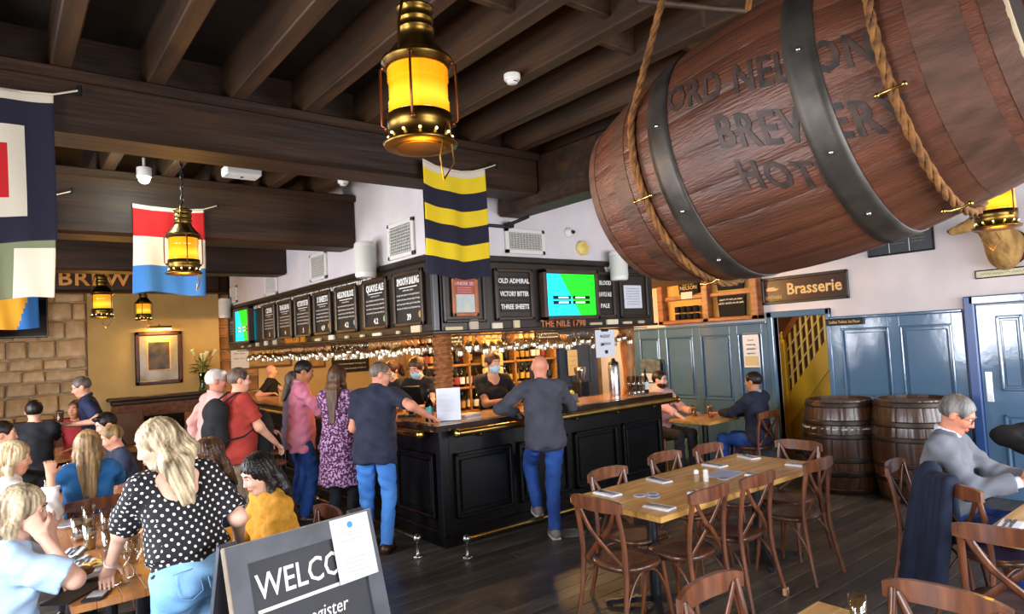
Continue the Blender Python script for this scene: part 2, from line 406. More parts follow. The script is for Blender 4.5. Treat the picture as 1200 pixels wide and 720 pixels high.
# right wall: white plaster above blue panelling, with the stair opening
SY0, SY1, SZ = 3.95, 4.66, 2.03
wr = struct(MB().span((X1, SY1, 0), (X1+.1, Y1+.06, ZC)).span((X1, Y0, 0), (X1+.1, SY0, ZC)).span((X1, SY0, SZ), (X1+.1, SY1, ZC)).build('wall_right', M_white), 'white plaster wall above blue panelling')
def panelling(name, y0, y1, panels, zt, lab):
    """blue framed panelling on wall x=X1: panels = list of (ya,yb,za,zb)"""
    root = bpy.data.objects.new(name, None); COL.objects.link(root); root.location = (X1, y0, 0); struct(root, lab)
    L = y1-y0; g = MB(); g.span((-.012, 0, 0), (0, L, zt)); g.build('backing_board', M_blue, root)
    ys = sorted(set([0, L]+[v-y0 for p in panels for v in p[:2]]))
    st = []
    pp = sorted(panels); c = y0
    for p in pp: st.append((c, p[0])); c = p[1]
    st.append((c, y1))
    for a, b in st:
        o = MB().cbox((-.04, 0, 0), (-.012, b-a, zt), .004).build('stile', M_blue, root); o.location = (0, a-y0, 0)
    for ya, yb, za, zb in panels:
        for q0, q1 in ((0, za), (zb, zt)):
            o = MB().cbox((-.04, 0, q0), (-.012, yb-ya, q1), .004).build('rail', M_blue, root); o.location = (0, ya-y0, 0)
        o = MB().cbox((-.03, .05, za+.05), (-.012, yb-ya-.05, zb-.05), .012).build('panel', M_blue, root); o.location = (0, ya-y0, 0)
        w = yb-ya; mo = MB(); t = .022
        for (u0, v0, u1, v1) in ((0, za, w, za+t), (0, zb-t, w, zb), (0, za, t, zb), (w-t, za, w, zb)): mo.cbox((-.052, u0, v0), (-.012, u1, v1), .009)
        o = mo.build('moulding', M_blue, root); o.location = (0, ya-y0, 0)
    MB().cbox((-.065, 0, zt), (0, L, zt+.035), .012).build('cap_rail', M_blue, root)
    return root
panelling('wall_panelling', 4.74, 7.12, [(4.83, 5.2, .9, 1.84), (5.32, 5.82, .9, 1.84), (5.95, 6.45, .9, 1.84), (6.58, 6.98, .9, 1.84), (4.83, 5.2, .15, .8), (5.32, 5.82, .15, .8), (5.95, 6.45, .15, .8), (6.58, 6.98, .15, .8)][:4], 1.96, 'blue panelled dado behind the two seated men')
panelling('wall_panelling', 2.47, 3.89, [(2.58, 3.1, .3, 1.84), (3.22, 3.77, .3, 1.84)], 1.96, 'blue panelled dado behind the two floor barrels')
# stair opening casing
ca = MB(); ca.cbox((X1-.05, SY1, 0), (X1+.1, SY1+.08, SZ+.08), .01); ca.cbox((X1-.05, SY0-.06, 0), (X1+.1, SY0, SZ+.08), .01); ca.cbox((X1-.05, SY0-.06, SZ), (X1+.1, SY1+.08, SZ+.08), .01)
struct(ca.build('trim_3', M_blue), 'blue casing around the stair doorway')
# blue street door at the right
dr = struct(thing('door_1', None, None, (X1, 2.42, 0)), 'glossy blue panelled door at the right edge')
MB().cbox((-.03, -1.0, 0), (0, -.07, 2.02), .005).build('door_leaf', M_blue, dr)
MB().cbox((-.07, -.07, 0), (0, .03, 2.12), .012).build('jamb', mat('blue_jamb_paint', '#2b4a80', rough=.3), dr)
MB().cbox((-.07, -1.1, 2.03), (0, -.02, 2.12), .012).build('head_casing', M_blue, dr)
for (a, b, c, d) in ((-.47, -.24, 1.12, 1.9), (-.88, -.6, 1.12, 1.9), (-.47, -.24, .2, .88), (-.88, -.6, .2, .88)):
    mo = MB(); t = .035
    for (u0, v0, u1, v1) in ((a, c, b, c+t), (a, d-t, b, d), (a, c, a+t, d), (b-t, c, b, d)): mo.cbox((-.055, u0, v0), (-.028, u1, v1), .012)
    mo.cbox((-.042, a+.05, c+.05), (-.028, b-.05, d-.05), .01); mo.build('door_panel', M_blue, dr)
MB().cbox((-.036, -.165, 1.0), (-.028, -.105, 1.32), .004).build('push_plate', M_chrome, dr)

# white walls above the bar canopy and its ceiling, back partition of the bar
BX, BY, BXE, BYE = 3.29, 5.31, 6.55, 12.3          # bar corner, right end, far end
wall('wall_bar_left', (BX, BY, 2.76), (BX+.12, BYE, ZC), M_white, 'white wall above the left run of menu boards')
wall('wall_bar_front', (BX, BY+.001, 2.76), (X1, BY+.12, ZC), M_white, 'white wall above the bar front boards')
wall('wall_bar_far', (BX, BYE-.12, 2.76), (X1, BYE, ZC), M_white, 'white wall over the far end of the bar')
struct(MB().span((BX+.1, BY+.1, 2.62), (X1, BYE-.1, 2.76)).build('ceiling_bar', mat('bar_ceiling', '#8c744c', '#a08558', 2, rough=.7)), 'lower ceiling over the bar')
PY = 7.9
wall('wall_back_bar', (4.35, PY, 0), (X1, PY+.12, 2.64), mat('back_bar_wall', '#6d5330', '#8c6c3e', 2.5, rough=.8, bump=.3), 'warm back wall behind the bar shelves')

# ------------------------------------------------------------------ stairs beyond the doorway
stw = struct(MB().span((X1+1.5, 2.0, 0), (X1+1.6, 6.0, ZC)).span((X1+.1, 5.9, 0), (X1+1.6, 6.0, ZC)).span((X1+.1, 2.0, 0), (X1+1.6, 2.1, ZC)).span((X1+.1, 2.0, ZC-.1), (X1+1.6, 6, ZC)).build('wall_stair', mat('stairwell_brown', '#4a2d1c', '#5b3a26', 3, rough=.7)), 'brown stairwell walls')
sx = X1+.62
stt = thing('staircase', 'yellow painted staircase with slatted balustrade beyond the doorway', 'stairs', (sx, 4.86, 0))
slope = 1.28
def sz(yy): return .55+slope*yy       # bottom of string at distance yy towards -y
MB().prism([(0, .53), (1.6, .53+slope*1.6), (1.6, .53+slope*1.6+.42), (0, .95)], (-.02, 0, 0), (0, -1, 0), (0, 0, 1), (.04, 0, 0)).build('string', M_yellow, stt)
MB().prism([(0, 0), (1.6, 0), (1.6, .53+slope*1.6), (0, .53)], (.0, 0, 0), (0, -1, 0), (0, 0, 1), (.03, 0, 0)).build('side_panel', M_yellow, stt)
MB().prism([(.12, .1), (1.1, .1), (1.1, 1.75), (.12, .55)], (-.012, 0, 0), (0, -1, 0), (0, 0, 1), (.02, 0, 0)).build('side_panel', M_yellow, stt)
MB().cbox((-.05, 0, 0), (.05, .1, 1.68), .008).lathe([(.05, 0), (.055, .03), (.02, .05), (.05, .1), (.001, .16)], 10, (0, .05, 1.68)).build('newel_post', M_yellow, stt)
bal = MB().box((0, 0, .42), (.024, .03, .84)).mesh('baluster', M_yellow2)
for i in range(13):
    yy = .07+i*.085; o = bpy.data.objects.new('baluster', bal); COL.objects.link(o); o.parent = stt; o.location = (0, -yy, .94+slope*yy)
for k in range(3):
    MB().bar((-.005, -.02, 1.14+.2*k+.03), (-.005, -1.2, 1.14+.2*k+.03+slope*1.18), .02, .014).build('slat_rail', M_yellow2, stt)
MB().bar((0, .02, 1.76), (0, -1.2, 1.76+slope*1.2), .06, .075).build('handrail', mat('handrail_wood', '#7a4420', '#965a2c', 5, rough=.3), stt)
for i in range(7):
    MB().span((.03, -.12-.16*i, .205*i), (.85, .12-.16*i, .205*(i+1))).build('tread', mat('stair_tread', '#3a2416', '#4e3220', 4, rough=.5), stt)

es = thing('entry_step', 'dark wooden steps inside the stair doorway', 'step', (X1+.11, 3.96, 0))
MB().cbox((0, 0, 0), (.42, .69, .2), .01).build('tread', MATS['stair_tread'], es); MB().cbox((.14, 0, .2), (.42, .69, .4), .01).build('tread', MATS['stair_tread'], es)
sl_ = thing('stair_fill_bowl', 'added glowing bowl that fills the stairwell with warm light', 'lamp', (X1+.42, 4.5, ZC-.1)); MB().lathe([(.12, 0), (.12, -.03), (.08, -.07), (.001, -.09)], 18).build('shade', mat('stair_fill_glow', '#ffe6b0', emit='#ffe0a0', estr=5), sl_)  # added glowing bowl, out of view, to brighten the yellow stairs
point('stair_fill_light', (X1+.42, 4.5, 3.1), 30, '#ffe0a8', .1)  # added fill light below the bowl for the yellow balustrade
# ------------------------------------------------------------------ bar counter
def thin_glass(name, tint='#ffffff', refl=.55, lo=.06, ro=.06):
    m = bpy.data.materials.new(name); m.use_nodes = True; nt = m.node_tree; nt.nodes.remove(nt.nodes['Principled BSDF'])
    out = nt.nodes['Material Output']; tr = nt.nodes.new('ShaderNodeBsdfTransparent'); tr.inputs[0].default_value = lin(tint)
    gl = nt.nodes.new('ShaderNodeBsdfGlossy'); gl.inputs['Roughness'].default_value = ro; lw = nt.nodes.new('ShaderNodeLayerWeight'); lw.inputs[0].default_value = .35
    mr = nt.nodes.new('ShaderNodeMapRange'); mr.inputs[3].default_value = lo; mr.inputs[4].default_value = refl; nt.links.new(lw.outputs['Facing'], mr.inputs[0])
    mx = nt.nodes.new('ShaderNodeMixShader'); nt.links.new(mr.outputs[0], mx.inputs[0]); nt.links.new(tr.outputs[0], mx.inputs[1]); nt.links.new(gl.outputs[0], mx.inputs[2])
    nt.links.new(mx.outputs[0], out.inputs[0]); MATS[name] = m; return m
M_thin = thin_glass('thin_clear_glass', '#f2f1ec', .8)
M_thing = thin_glass('thin_green_glass', '#5f8a4a', .4); M_thinb = thin_glass('thin_brown_glass', '#7a4316', .4); M_thindk = thin_glass('thin_dark_glass', '#1c2a20', .4)

bar = thing('bar_counter', 'black panelled pub bar with brass rails and sharp front corner', 'bar counter', (BX, BY, 0))
LR, LL = 3.3, 6.95     # length of the front run (x) and of the left run (y)
MB().span((.02, .02, 0), (LR-.02, .6, 1.1)).span((.02, .6, 0), (.6, LL, 1.1)).build('carcass', M_black, bar)
MB().cbox((-.015, -.015, 0), (LR, .03, .14), .006).cbox((-.015, .03, 0), (.03, LL, .14), .006).build('plinth', M_black, bar)
MB().cbox((-.03, -.03, .1), (.07, .07, 1.1), .012).build('corner_post', M_black, bar)
def bar_panel(run, a, b, z0, z1):
    """raised black moulding with sunk panel"""
    mb = MB(); t = .035
    def q(u0, v0, u1, v1, d):
        if run == 'x': mb.cbox((u0, -d, v0), (u1, .02, v1), .008)
        else: mb.cbox((-d, u0, v0), (.02, u1, v1), .008)
    for (u0, v0, u1, v1) in ((a, z0, b, z0+t), (a, z1-t, b, z1), (a, z0, a+t, z1), (b-t, z0, b, z1)): q(u0, v0, u1, v1, .028)
    q(a+.07, z0+.07, b-.07, z1-.07, .008)
    mb.build('panel_moulding', M_black, bar)
for i in range(4): bar_panel('x', .14+.79*i, .14+.79*i+.69, .24, .86)
for i in range(8): bar_panel('y', .14+.84*i, .14+.84*i+.74, .24, .86)
M_bartop = mat('bar_top_varnish', '#160f0b', '#2a1d14', 4, (1, 4, 1), rough=.16, coat=.6)
MB().prism([(-.12, -.12), (LR+.04, -.12), (LR+.04, .66), (.66, .66), (.66, LL), (-.12, LL)], (0, 0, 1.1), (1, 0, 0), (0, 1, 0), (0, 0, .055)).build('counter_top', M_bartop, bar)
MB().prism([(-.02, -.02), (LR, -.02), (LR, .56), (.56, .56), (.56, LL), (-.02, LL)], (0, 0, 1.155), (1, 0, 0), (0, 1, 0), (0, 0, .006)).build('counter_inlay', mat('bar_top_wood', '#8b6236', '#a8794a', 5, rough=.25, coat=.4), bar)
def cap(mb, p, d): mb.lathe([(.03, 0), (.042, .005), (.045, .02), (.04, .035), (.02, .045), (.001, .046)], 14, p, d)
m1 = MB().cyl((.1, -.16, 1.07), (LR+.05, -.16, 1.07), .036, n=16); cap(m1, (.1, -.16, 1.07), (-1, 0, 0)); cap(m1, (LR+.05, -.16, 1.07), (1, 0, 0)); m1.build('elbow_rail', M_brass, bar)
m1 = MB().cyl((-.16, .12, 1.07), (-.16, LL, 1.07), .036, n=16); cap(m1, (-.16, .12, 1.07), (0, -1, 0)); m1.build('elbow_rail', M_brass, bar)
for i in range(5):
    x = .45+.66*i; MB().cyl((x, 0, 1.02), (x, -.15, 1.055), .014).ell((x, -.02, 1.015), (.03, .02, .03)).build('rail_bracket', M_brass, bar)
for i in range(8):
    y = .3+.85*i; MB().cyl((0, y, 1.02), (-.15, y, 1.055), .014).ell((-.02, y, 1.015), (.02, .03, .03)).build('rail_bracket', M_brass, bar)
def foot_rail(lab, p0, d, L):
    t = thing('foot_rail', lab, 'foot rail', p0); d = Vector(d)
    MB().cyl((0, 0, .16), d*L+Vector((0, 0, .16)), .022, n=12).build('rail', M_brass, t)
    n = int(L/1.1)+1
    for i in range(n):
        c = d*(L*i/max(1, n-1)); MB().lathe([(.05, 0), (.05, .008), (.02, .016), (.014, .03), (.014, .13), (.034, .14), (.04, .165), (.03, .19), (.001, .205)], 12, c).build('post', M_chrome, t)
foot_rail('brass foot rail along the bar front by the bald man', (BX, BY-.36, 0), (1, 0, 0), 3.3)
foot_rail('brass foot rail along the left run of the bar', (BX-.3, BY, 0), (0, 1, 0), 6.9)

# ------------------------------------------------------------------ canopy above the bar
can = thing('bar_canopy', 'dark panelled canopy hanging over the bar with glass racks', 'bar canopy', (BX, BY, 2.04))
CR, CL = 3.22, 7.0
MB().span((0, 0, 0), (CR, .07, .72)).build('front_fascia', M_canopy, can)
MB().span((0, 0, 0), (.07, CL, .72)).build('side_fascia', M_canopy, can)
MB().cbox((-.05, -.05, -.03), (CR+.02, .5, 0), .008).cbox((-.05, .5, -.03), (.5, CL, 0), .008).build('ledge', M_canopy, can)
MB().cbox((-.04, -.04, .68), (CR, .03, .75), .015).cbox((-.04, .03, .68), (.03, CL, .75), .015).build('cornice', M_canopy, can)
MB().cbox((-.02, -.02, 0), (.04, .04, .7), .008).build('corner_bead', mat('bead_grey', '#3d4148', rough=.3), can)
# glass rack slats under the canopy
M_shelfdk = mat('rack_dark_wood', '#2a1c10', '#3a2818', 5, rough=.5)
for k in range(3):
    MB().box((CR/2+.2, .12+.16*k, -.05), (CR-.4, .012, .012)).build('rack_rail', M_shelfdk, can)
    MB().box((.12+.16*k, CL/2+.1, -.05), (.012, CL-.3, .012)).build('rack_rail', M_shelfdk, can)
text('THE NILE 1798', .105, (1.62, -.052, .03), (1, 0, 0), (0, 0, 1), mat('copper_lettering', '#b4683a', rough=.4), can, bold=.002)
text('TRAFALGAR 1805', .1, (-.052, 3.6, .035), (0, -1, 0), (0, 0, 1), mat('orange_lettering', '#c9761f', rough=.4), can, bold=.003)
# canopy panel mouldings on the front
def moul(x0, x1, z0, z1, name='panel_moulding', m=None):
    mb = MB(); t = .035
    for (u0, v0, u1, v1) in ((x0, z0, x1, z0+t), (x0, z1-t, x1, z1), (x0, z0, x0+t, z1), (x1-t, z0, x1, z1)): mb.cbox((u0, -.03, v0), (u1, .01, v1), .01)
    return mb.build(name, m or M_canopy, can)
moul(.09, .6, .07, .62); moul(2.6, 3.12, .07, .62)
# chalk strip along the left fascia
st = MB().span((-.012, .12, .585), (0, CL-.3, .665)).build('slogan_strip', M_slate, can)
text('OUR ALES ARE BREWED USING 100% NATURAL INGREDIENTS WITH NO ADDED SUGARS OR PRESERVATIVES', .064, (-.016, 3.5, .625), (0, -1, 0), (0, 0, 1), M_chalk, can, sx=1.42, bold=.001)

# menu boards on the left fascia
M_bframe = mat('board_frame_wood', '#2e231a', '#403124', 4, rough=.35)
BD = [(5.77, .6, 'SMOOTH SAILING', '39', 'tan'), (6.5, .57, 'QUAYLE ALE', '4.2', 'green'), (7.26, .6, 'NELSONS BLOOD', '4.2', 'blue'), (7.97, .55, '3 SHEETS', '4.9', 'amber'),
      (8.65, .57, 'VICTORY BITTER', '5', None), (9.35, .57, 'TRAFALGAR PALE', '4', None), (10.04, .56, 'CIDER', '5', None), (12.03, .42, '', '', None)]
WHERE = ['nearest the canopy corner', 'under the white speaker', 'third from the canopy corner', 'fourth from the canopy corner', 'fifth from the canopy corner', 'sixth from the canopy corner', 'beside the far screen', 'narrow, beyond the far screen']
ORD = ['handwritten chalk menu board on the left fascia, '+w for w in WHERE]
for i, (yc, w, t, pr, badge) in enumerate(BD):
    b = thing('menu_board', ORD[i], 'menu board', (BX-.005, yc, 2.39), group='chalk menu boards along the left fascia'); h = .56
    f = MB(); u = .045
    for (y0, z0, y1, z1) in ((-w/2, -h/2, w/2, -h/2+u), (-w/2, h/2-u, w/2, h/2), (-w/2, -h/2, -w/2+u, h/2), (w/2-u, -h/2, w/2, h/2)): f.cbox((-.04, y0, z0), (0, y1, z1), .01)
    f.build('frame', M_bframe, b); MB().span((-.015, -w/2+.03, -h/2+.03), (0, w/2-.03, h/2-.03)).build('slate', M_slate, b)
    X, Y = (0, -1, 0), (0, 0, 1); n = len(t); iw = w-.12
    if t: text(t, .1, (-.017, 0, .175), X, Y, M_chalk, b, 'title', sx=min(1.0, iw/(.062*max(n, 1))), bold=.003)
    MB().box((-.017, 0, .115), (.002, iw*.75, .008)).build('underline', M_chalk, b)
    s = MB()
    for k in range(5):
        ww = iw*(.45 if k == 0 else 1); scribble(s, (-.017, ww/2, .085-.045*k), X, Y, ww, .02, seed=i*9+k)
    s.build('handwriting', M_chalk, b)
    if pr: text(pr, .085, (-.017, .0, -.19), X, Y, M_chalk, b, 'price', bold=.002)
    if badge: MB().cyl((-.018, -w/2+.07, -.17), (-.021, -w/2+.07, -.17), .035, n=16).build('badge', mat('badge_'+badge, {'tan': '#b08a50', 'green': '#8fb88a', 'blue': '#7fb0cf', 'amber': '#c9924a'}[badge], rough=.5), b)

# plaque boards on the front fascia: ale names
def names_board(x0, x1, names, lab):
    b = thing('ale_name_board', lab, 'menu board', (BX+x0, BY-.005, 2.12)); w = x1-x0; h = .54; f = MB(); u = .04
    for (a, z0, c, z1) in ((0, 0, w, u), (0, h-u, w, h), (0, 0, u, h), (w-u, 0, w, h)): f.cbox((a, -.04, z0), (c, 0, z1), .01)
    f.build('frame', M_bframe, b); MB().span((.03, -.012, .03), (w-.03, 0, h-.03)).build('backing', M_canopy, b)
    for k, nm in enumerate(names):
        z = .41-.135*k; MB().cbox((.07, -.022, z-.05), (w-.06, -.01, z+.05), .003).build('name_slate', M_slate, b)
        text(nm, .07, (w/2, -.024, z), (1, 0, 0), (0, 0, 1), M_chalk, b, sx=min(1, (w-.15)/(.036*len(nm))), bold=.0015)
names_board(.71, 1.22, ['OLD ADMIRAL', 'VICTORY BITTER', 'THREE SHEETS'], 'ale board with three chalked names left of the quiz screen')
names_board(2.14, 2.5, ['S BLOOD', 'QUAYLE ALE', 'PALE'], 'narrow ale board right of the quiz screen')
# televisions
M_cyan = mat('screen_cyan', '#10d8ee', emit='#10d8ee', estr=1.0); M_green = mat('screen_green', '#14e01a', emit='#14e01a', estr=1.0); M_scrw = mat('screen_white', '#e8fff4', emit='#e8fff4', estr=1.0); M_scrd = mat('screen_black', '#04100c', rough=.3)
def screen(lab, loc, rz, w, h, tilt=0):
    t = thing('television', lab, 'screen', loc); t.rotation_euler = (tilt, 0, rz)
    f = MB(); u = .05
    for (a, z0, c, z1) in ((-w/2, -h/2, w/2, -h/2+u), (-w/2, h/2-u, w/2, h/2), (-w/2, -h/2, -w/2+u, h/2), (w/2-u, -h/2, w/2, h/2)): f.cbox((a, -.1, z0), (c, 0, z1), .012)
    f.build('frame', mat('screen_frame', '#3a2a22', '#4a372d', 5, rough=.35), t)
    iw, ih = w-.1, h-.1
    MB().span((-iw/2, -.07, -ih/2), (iw/2, 0, ih/2)).build('panel', M_cyan, t)
    MB().prism([(-iw*.22, ih/2), (iw/2, ih/2), (iw/2, -ih/2), (iw*.17, -ih/2)], (0, -.071, 0), (1, 0, 0), (0, 0, 1), (0, -.001, 0)).build('green_field', M_green, t)
    for sx in (-1, 1):
        for k in range(2):
            MB().box((sx*iw*.2, -.073, -.03-.055*k), (iw*.36, .002, .04)).build('answer_box', M_scrd, t)
            MB().box((sx*iw*.2-.02*sx, -.0745, -.03-.055*k), (iw*.2, .002, .016)).build('answer_text', M_scrw, t)
    s = MB(); scribble(s, (-iw*.3, -.0725, ih*.18), (1, 0, 0), (0, 0, 1), iw*.66, .018, 4); s.build('question_text', M_scrd, t)
    return t
screen('wall screen with cyan and green quiz picture above the bar', (BX+1.74, BY-.005, 2.385), 0, .84, .56)
screen('small screen with green quiz picture at the far left of the canopy', (BX-.02, 11.2, 2.4), -PI/2, .84, .6)
# framed notice and white notice on the front fascia
fr = thing('framed_notice', 'orange wooden frame with red notice under the striped flag', 'notice', (BX+.34, BY-.012, 2.37))
MB().cbox((-.155, -.03, -.2), (-.115, 0, .2), .008).cbox((.115, -.03, -.2), (.155, 0, .2), .008).cbox((-.155, -.03, -.2), (.155, 0, -.16), .008).cbox((-.155, -.03, .16), (.155, 0, .2), .008).build('frame', mat('orange_frame_wood', '#8a4a20', '#a75e2c', 6, rough=.35), fr)
MB().span((-.115, -.012, -.16), (.115, 0, .16)).build('sheet', mat('notice_sheet', '#c9c4b2', '#a7b8bd', 9, rough=.6), fr)
MB().span((-.115, -.014, .02), (.115, -.011, .16)).build('red_header', mat('notice_red', '#a5432e', rough=.5), fr)
text('UNDER 25?', .046, (0, -.0155, .125), (1, 0, 0), (0, 0, 1), M_paper, fr)
s = MB(); [scribble(s, (-.09, -.0155, .085-.022*k), (1, 0, 0), (0, 0, 1), .17, .009, k) for k in range(3)]; s.build('small_print', M_paper, fr)
nt_ = thing('paper_notice', 'white printed notice on dark canopy panel by the barrel', 'notice', (BX+2.84, BY-.004, 2.37))
MB().span((-.16, -.006, -.14), (.16, 0, .14)).build('sheet', M_paper, nt_)
s = MB(); [scribble(s, (-.12, -.0075, .1-.032*k), (1, 0, 0), (0, 0, 1), .24, .012, 40+k) for k in range(7)]; s.build('small_print', M_ink, nt_)
ws = thing('water_station_sign', 'white water station sheet clipped below the canopy', 'sign', (BX+2.33, BY+.02, 1.82))
MB().span((-.16, -.004, -.16), (.16, 0, .16)).build('sheet', M_paper, ws); MB().cbox((-.06, -.012, .14), (.06, .006, .165), .004).build('clip', M_iron, ws)
text('water', .075, (0, -.006, .09), (1, 0, 0), (0, 0, 1), M_ink, ws); text('station', .065, (0, -.006, .0), (1, 0, 0), (0, 0, 1), M_ink, ws)
MB().prism([(-.03, -.1), (.03, -.1), (.022, -.14), (-.022, -.14)], (.01, -.005, .02), (1, 0, 0), (0, 0, 1), (0, -.001, 0)).build('cup_symbol', mat('black_ink', '#0c0c0e'), ws)
MB().prism([(-.09, -.05), (-.03, -.04), (-.03, -.02), (-.07, -.02)], (.01, -.005, .02), (1, 0, 0), (0, 0, 1), (0, -.001, 0)).build('tap_symbol', MATS['black_ink'], ws)
# dominoes of paper clutter standing on the canopy ledge
for i in range(26):
    left = i < 15; r = random.Random(i)
    if left: p = (BX-.03, BY+.25+i*.42, 2.04)
    else: p = (BX+.1+(i-15)*.28, BY-.03, 2.04)
    if not left and 1.2 < p[0]-BX < 2.0: continue
    if left and 3.0 < p[1]-BY < 4.3: continue
    w, h = r.uniform(.05, .2), r.choice([.035, .03, .06, .1])
    o = MB().cbox((0, 0, 0), ((.03, w, h) if left else (w, .03, h)), .004).build('price_card', mat('price_card_%d' % (i % 3), ['#cbb893', '#b9ab92', '#d8cdb4'][i % 3], rough=.7)); o.location = p
    tag(o, 'cream price card standing on the %s canopy ledge' % ('left' if left else 'front'), 'card', 'cream cards along the %s canopy ledge' % ('left' if left else 'front'))

# hanging stemware
def glass_proto():
    me = MB().lathe([(.034, 0), (.033, -.004), (.006, -.008), (.0045, -.05), (.0045, -.085), (.02, -.1), (.036, -.125), (.04, -.15), (.036, -.19)], 10, caps=False).lathe([(.001, -.103), (.034, -.127), (.038, -.15), (.034, -.19)], 10, caps=False).mesh('wine_glass', M_thin)
    return me
M_rack = thin_glass('rack_glass', '#f4efe2', .75, .16, .14); gm = glass_proto(); gm.materials[0] = M_rack; r = random.Random(5); n = 0
def hang(x, y, lab, grp):
    o = bpy.data.objects.new('wine_glass', gm); COL.objects.link(o); o.location = (x, y, 2.0+r.uniform(-.006, .003)); o.rotation_euler = (r.uniform(-.03, .03), r.uniform(-.03, .03), r.random()*6)
    s = r.uniform(.9, 1.12); o.scale = (s, s, s*r.uniform(.78, 1.12)); tag(o, lab, 'glass', grp)
for k in range(3):
    for i in range(24): hang(BX+.42+i*.105+r.uniform(-.012, .012), BY+.08+.16*k, 'upturned wine glass hanging under the front canopy', 'wine glasses hanging under the front canopy')
for k in range(3):
    for i in range(46): hang(BX+.08+.16*k, BY+.5+i*.125+r.uniform(-.015, .015), 'upturned wine glass hanging under the left canopy', 'wine glasses hanging under the left canopy')

# columns standing on the counter
def rope_column(x, y, rr, m, lab, name):
    t = thing(name, lab, 'column', (x, y, 1.161)); H = 2.01-1.161; MB().cyl((0, 0, 0), (0, 0, H), rr*.93, n=16).build('shaft', m, t)
    pts = []; turns = 17
    for i in range(turns*14): a = 2*PI*i/14; pts.append((math.cos(a)*rr*.97, math.sin(a)*rr*.97, .02+(H-.04)*i/(turns*14)))
    MB().tube(pts, .02, 6).build('rope_winding', M_ropedk, t)
rope_column(3.52, 5.57, .085, M_ropedk, 'column wound with thick brown rope at the bar corner', 'rope_column')
cw = mat('orange_column_wood', '#7a4a20', '#a5692f', 8, (2, 2, .6), rough=.5)
MBc = MB().lathe([(.1, 0), (.1, .05), (.075, .09), (.07, .3), (.085, .45), (.095, .6), (.085, .75), (.1, .8), (.1, .85)], 16)
o = MBc.build('wooden_column', cw); o.location = (6.33, 5.62, 1.161); tag(o, 'orange brown wooden column at the right end of the bar', 'column')

# ------------------------------------------------------------------ things on the counter
ZT = 1.161
ph = thing('menu_holder', 'clear upright holder with white sheet at the bar corner', 'menu holder', (3.46, 5.42, ZT), R(-38))
MB().cbox((-.12, -.04, 0), (.12, .06, .006), .002).build('base', M_thin, ph)
MB().box((0, .02, .16), (.235, .006, .315), (R(-6), 0, 0)).build('sheet', M_paper, ph)
s = MB(); [scribble(s, (-.09, .009-.003*k*.1, .25-.05*k), (1, 0, 0), (0, .1, 1), .1+.05*(k % 2), .006, 60+k) for k in range(4)]; s.build('small_print', mat('pale_ink', '#9aa0ac'), ph)
def bottle(mglass, mlabel, h=.3, rr=.036, neck=.45, cap='#20221f', name='bottle'):
    t = bpy.data.objects.new(name, None); COL.objects.link(t); t.empty_display_size = .05
    z1 = h*(1-neck)
    MB().lathe([(rr*.9, 0), (rr, .01), (rr, z1), (rr*.75, z1+h*.08), (rr*.4, z1+h*.16), (rr*.36, h*.95), (rr*.42, h*.96), (rr*.4, h)], 12).build('glass_body', mglass, t)
    MB().lathe([(rr*1.02, z1*.25), (rr*1.02, z1*.8)], 12, caps=False).build('label', mlabel, t)
    MB().cyl((0, 0, h*.93), (0, 0, h*1.01), rr*.44, n=10).build('cap', mat('cap_'+cap, cap, rough=.4), t)
    return t
bt = bottle(M_thindk, mat('teal_label', '#3fa6a0', rough=.5), .31, .04)
bt.location = (3.36, 5.62, ZT); tag(bt, 'dark bottle with teal label beside the menu holder', 'bottle')
bt2 = bottle(M_thindk, mat('pale_label', '#c8d4d2', rough=.5), .3, .036); bt2.location = (6.5, 5.5, ZT); tag(bt2, 'dark wine bottle at the right end of the bar', 'bottle')
mk = thing('menu_stack', 'stack of paper menus on the bar by the menu holder', 'menus', (3.72, 5.46, ZT), R(12))
for k in range(5): MB().box((.004*(k % 3), .003*k, .004+.008*k), (.22, .16, .006), (0, 0, .06*(k % 3))).build('menu', [M_paper, mat('menu_pink', '#c9a6a0'), mat('menu_grey', '#9fa2a8')][k % 3], mk)
pt = thing('till_terminal', 'black till screen on the bar before the barmaids', 'till', (3.5, 6.22, ZT), R(120))
MB().cbox((-.12, -.1, 0), (.12, .1, .02), .006).build('base', M_iron, pt); MB().bar((0, 0, .02), (0, .03, .16), .05, .03).build('stem', M_iron, pt)
MB().box((0, .02, .22), (.3, .025, .22), (R(-25), 0, 0)).build('display', mat('till_black', '#101114', rough=.25), pt)
for k in range(5):
    o = thing('pepper_pot', 'small copper pot in the row by the till', 'pot', (3.45+.01*k, 5.78+.075*k, ZT), group='copper pots by the till')
    MB().lathe([(.02, 0), (.022, .03), (.014, .05), (.018, .07), (.001, .085)], 10).build('pot', mat('copper', '#8a5634', rough=.3, metal=.6), o)
ur = thing('steel_shaker', 'tall brushed steel canister on the bar right of the bald man', 'canister', (6.05, 5.62, ZT))
MB().lathe([(.065, 0), (.068, .02), (.068, .36), (.06, .38)], 18).build('can', M_chrome, ur); MB().lathe([(.064, .38), (.064, .41), (.03, .43), (.022, .46), (.001, .465)], 18).build('lid', M_iron, ur)
tm = MB().lathe([(.028, 0), (.036, .11), (.034, .11), (.026, .006), (.001, .005)], 12, caps=False).mesh('tumbler', M_thin)
for i in range(12):
    o = bpy.data.objects.new('tumbler', tm); COL.objects.link(o); o.location = (6.2+.08*(i % 3), 5.44+.08*((i//3) % 2), ZT+.115*(i//6)); tag(o, 'clear tumbler stacked beside the steel canister', 'glass', 'tumblers beside the steel canister')
cc = thing('cutlery_caddy', 'caddy with lemons and cutlery on the bar behind the bald man', 'caddy', (5.15, 5.62, ZT))
MB().cbox((-.2, -.07, 0), (.2, .07, .09), .01).build('tray', mat('grey_tray', '#55595c', rough=.4), cc)
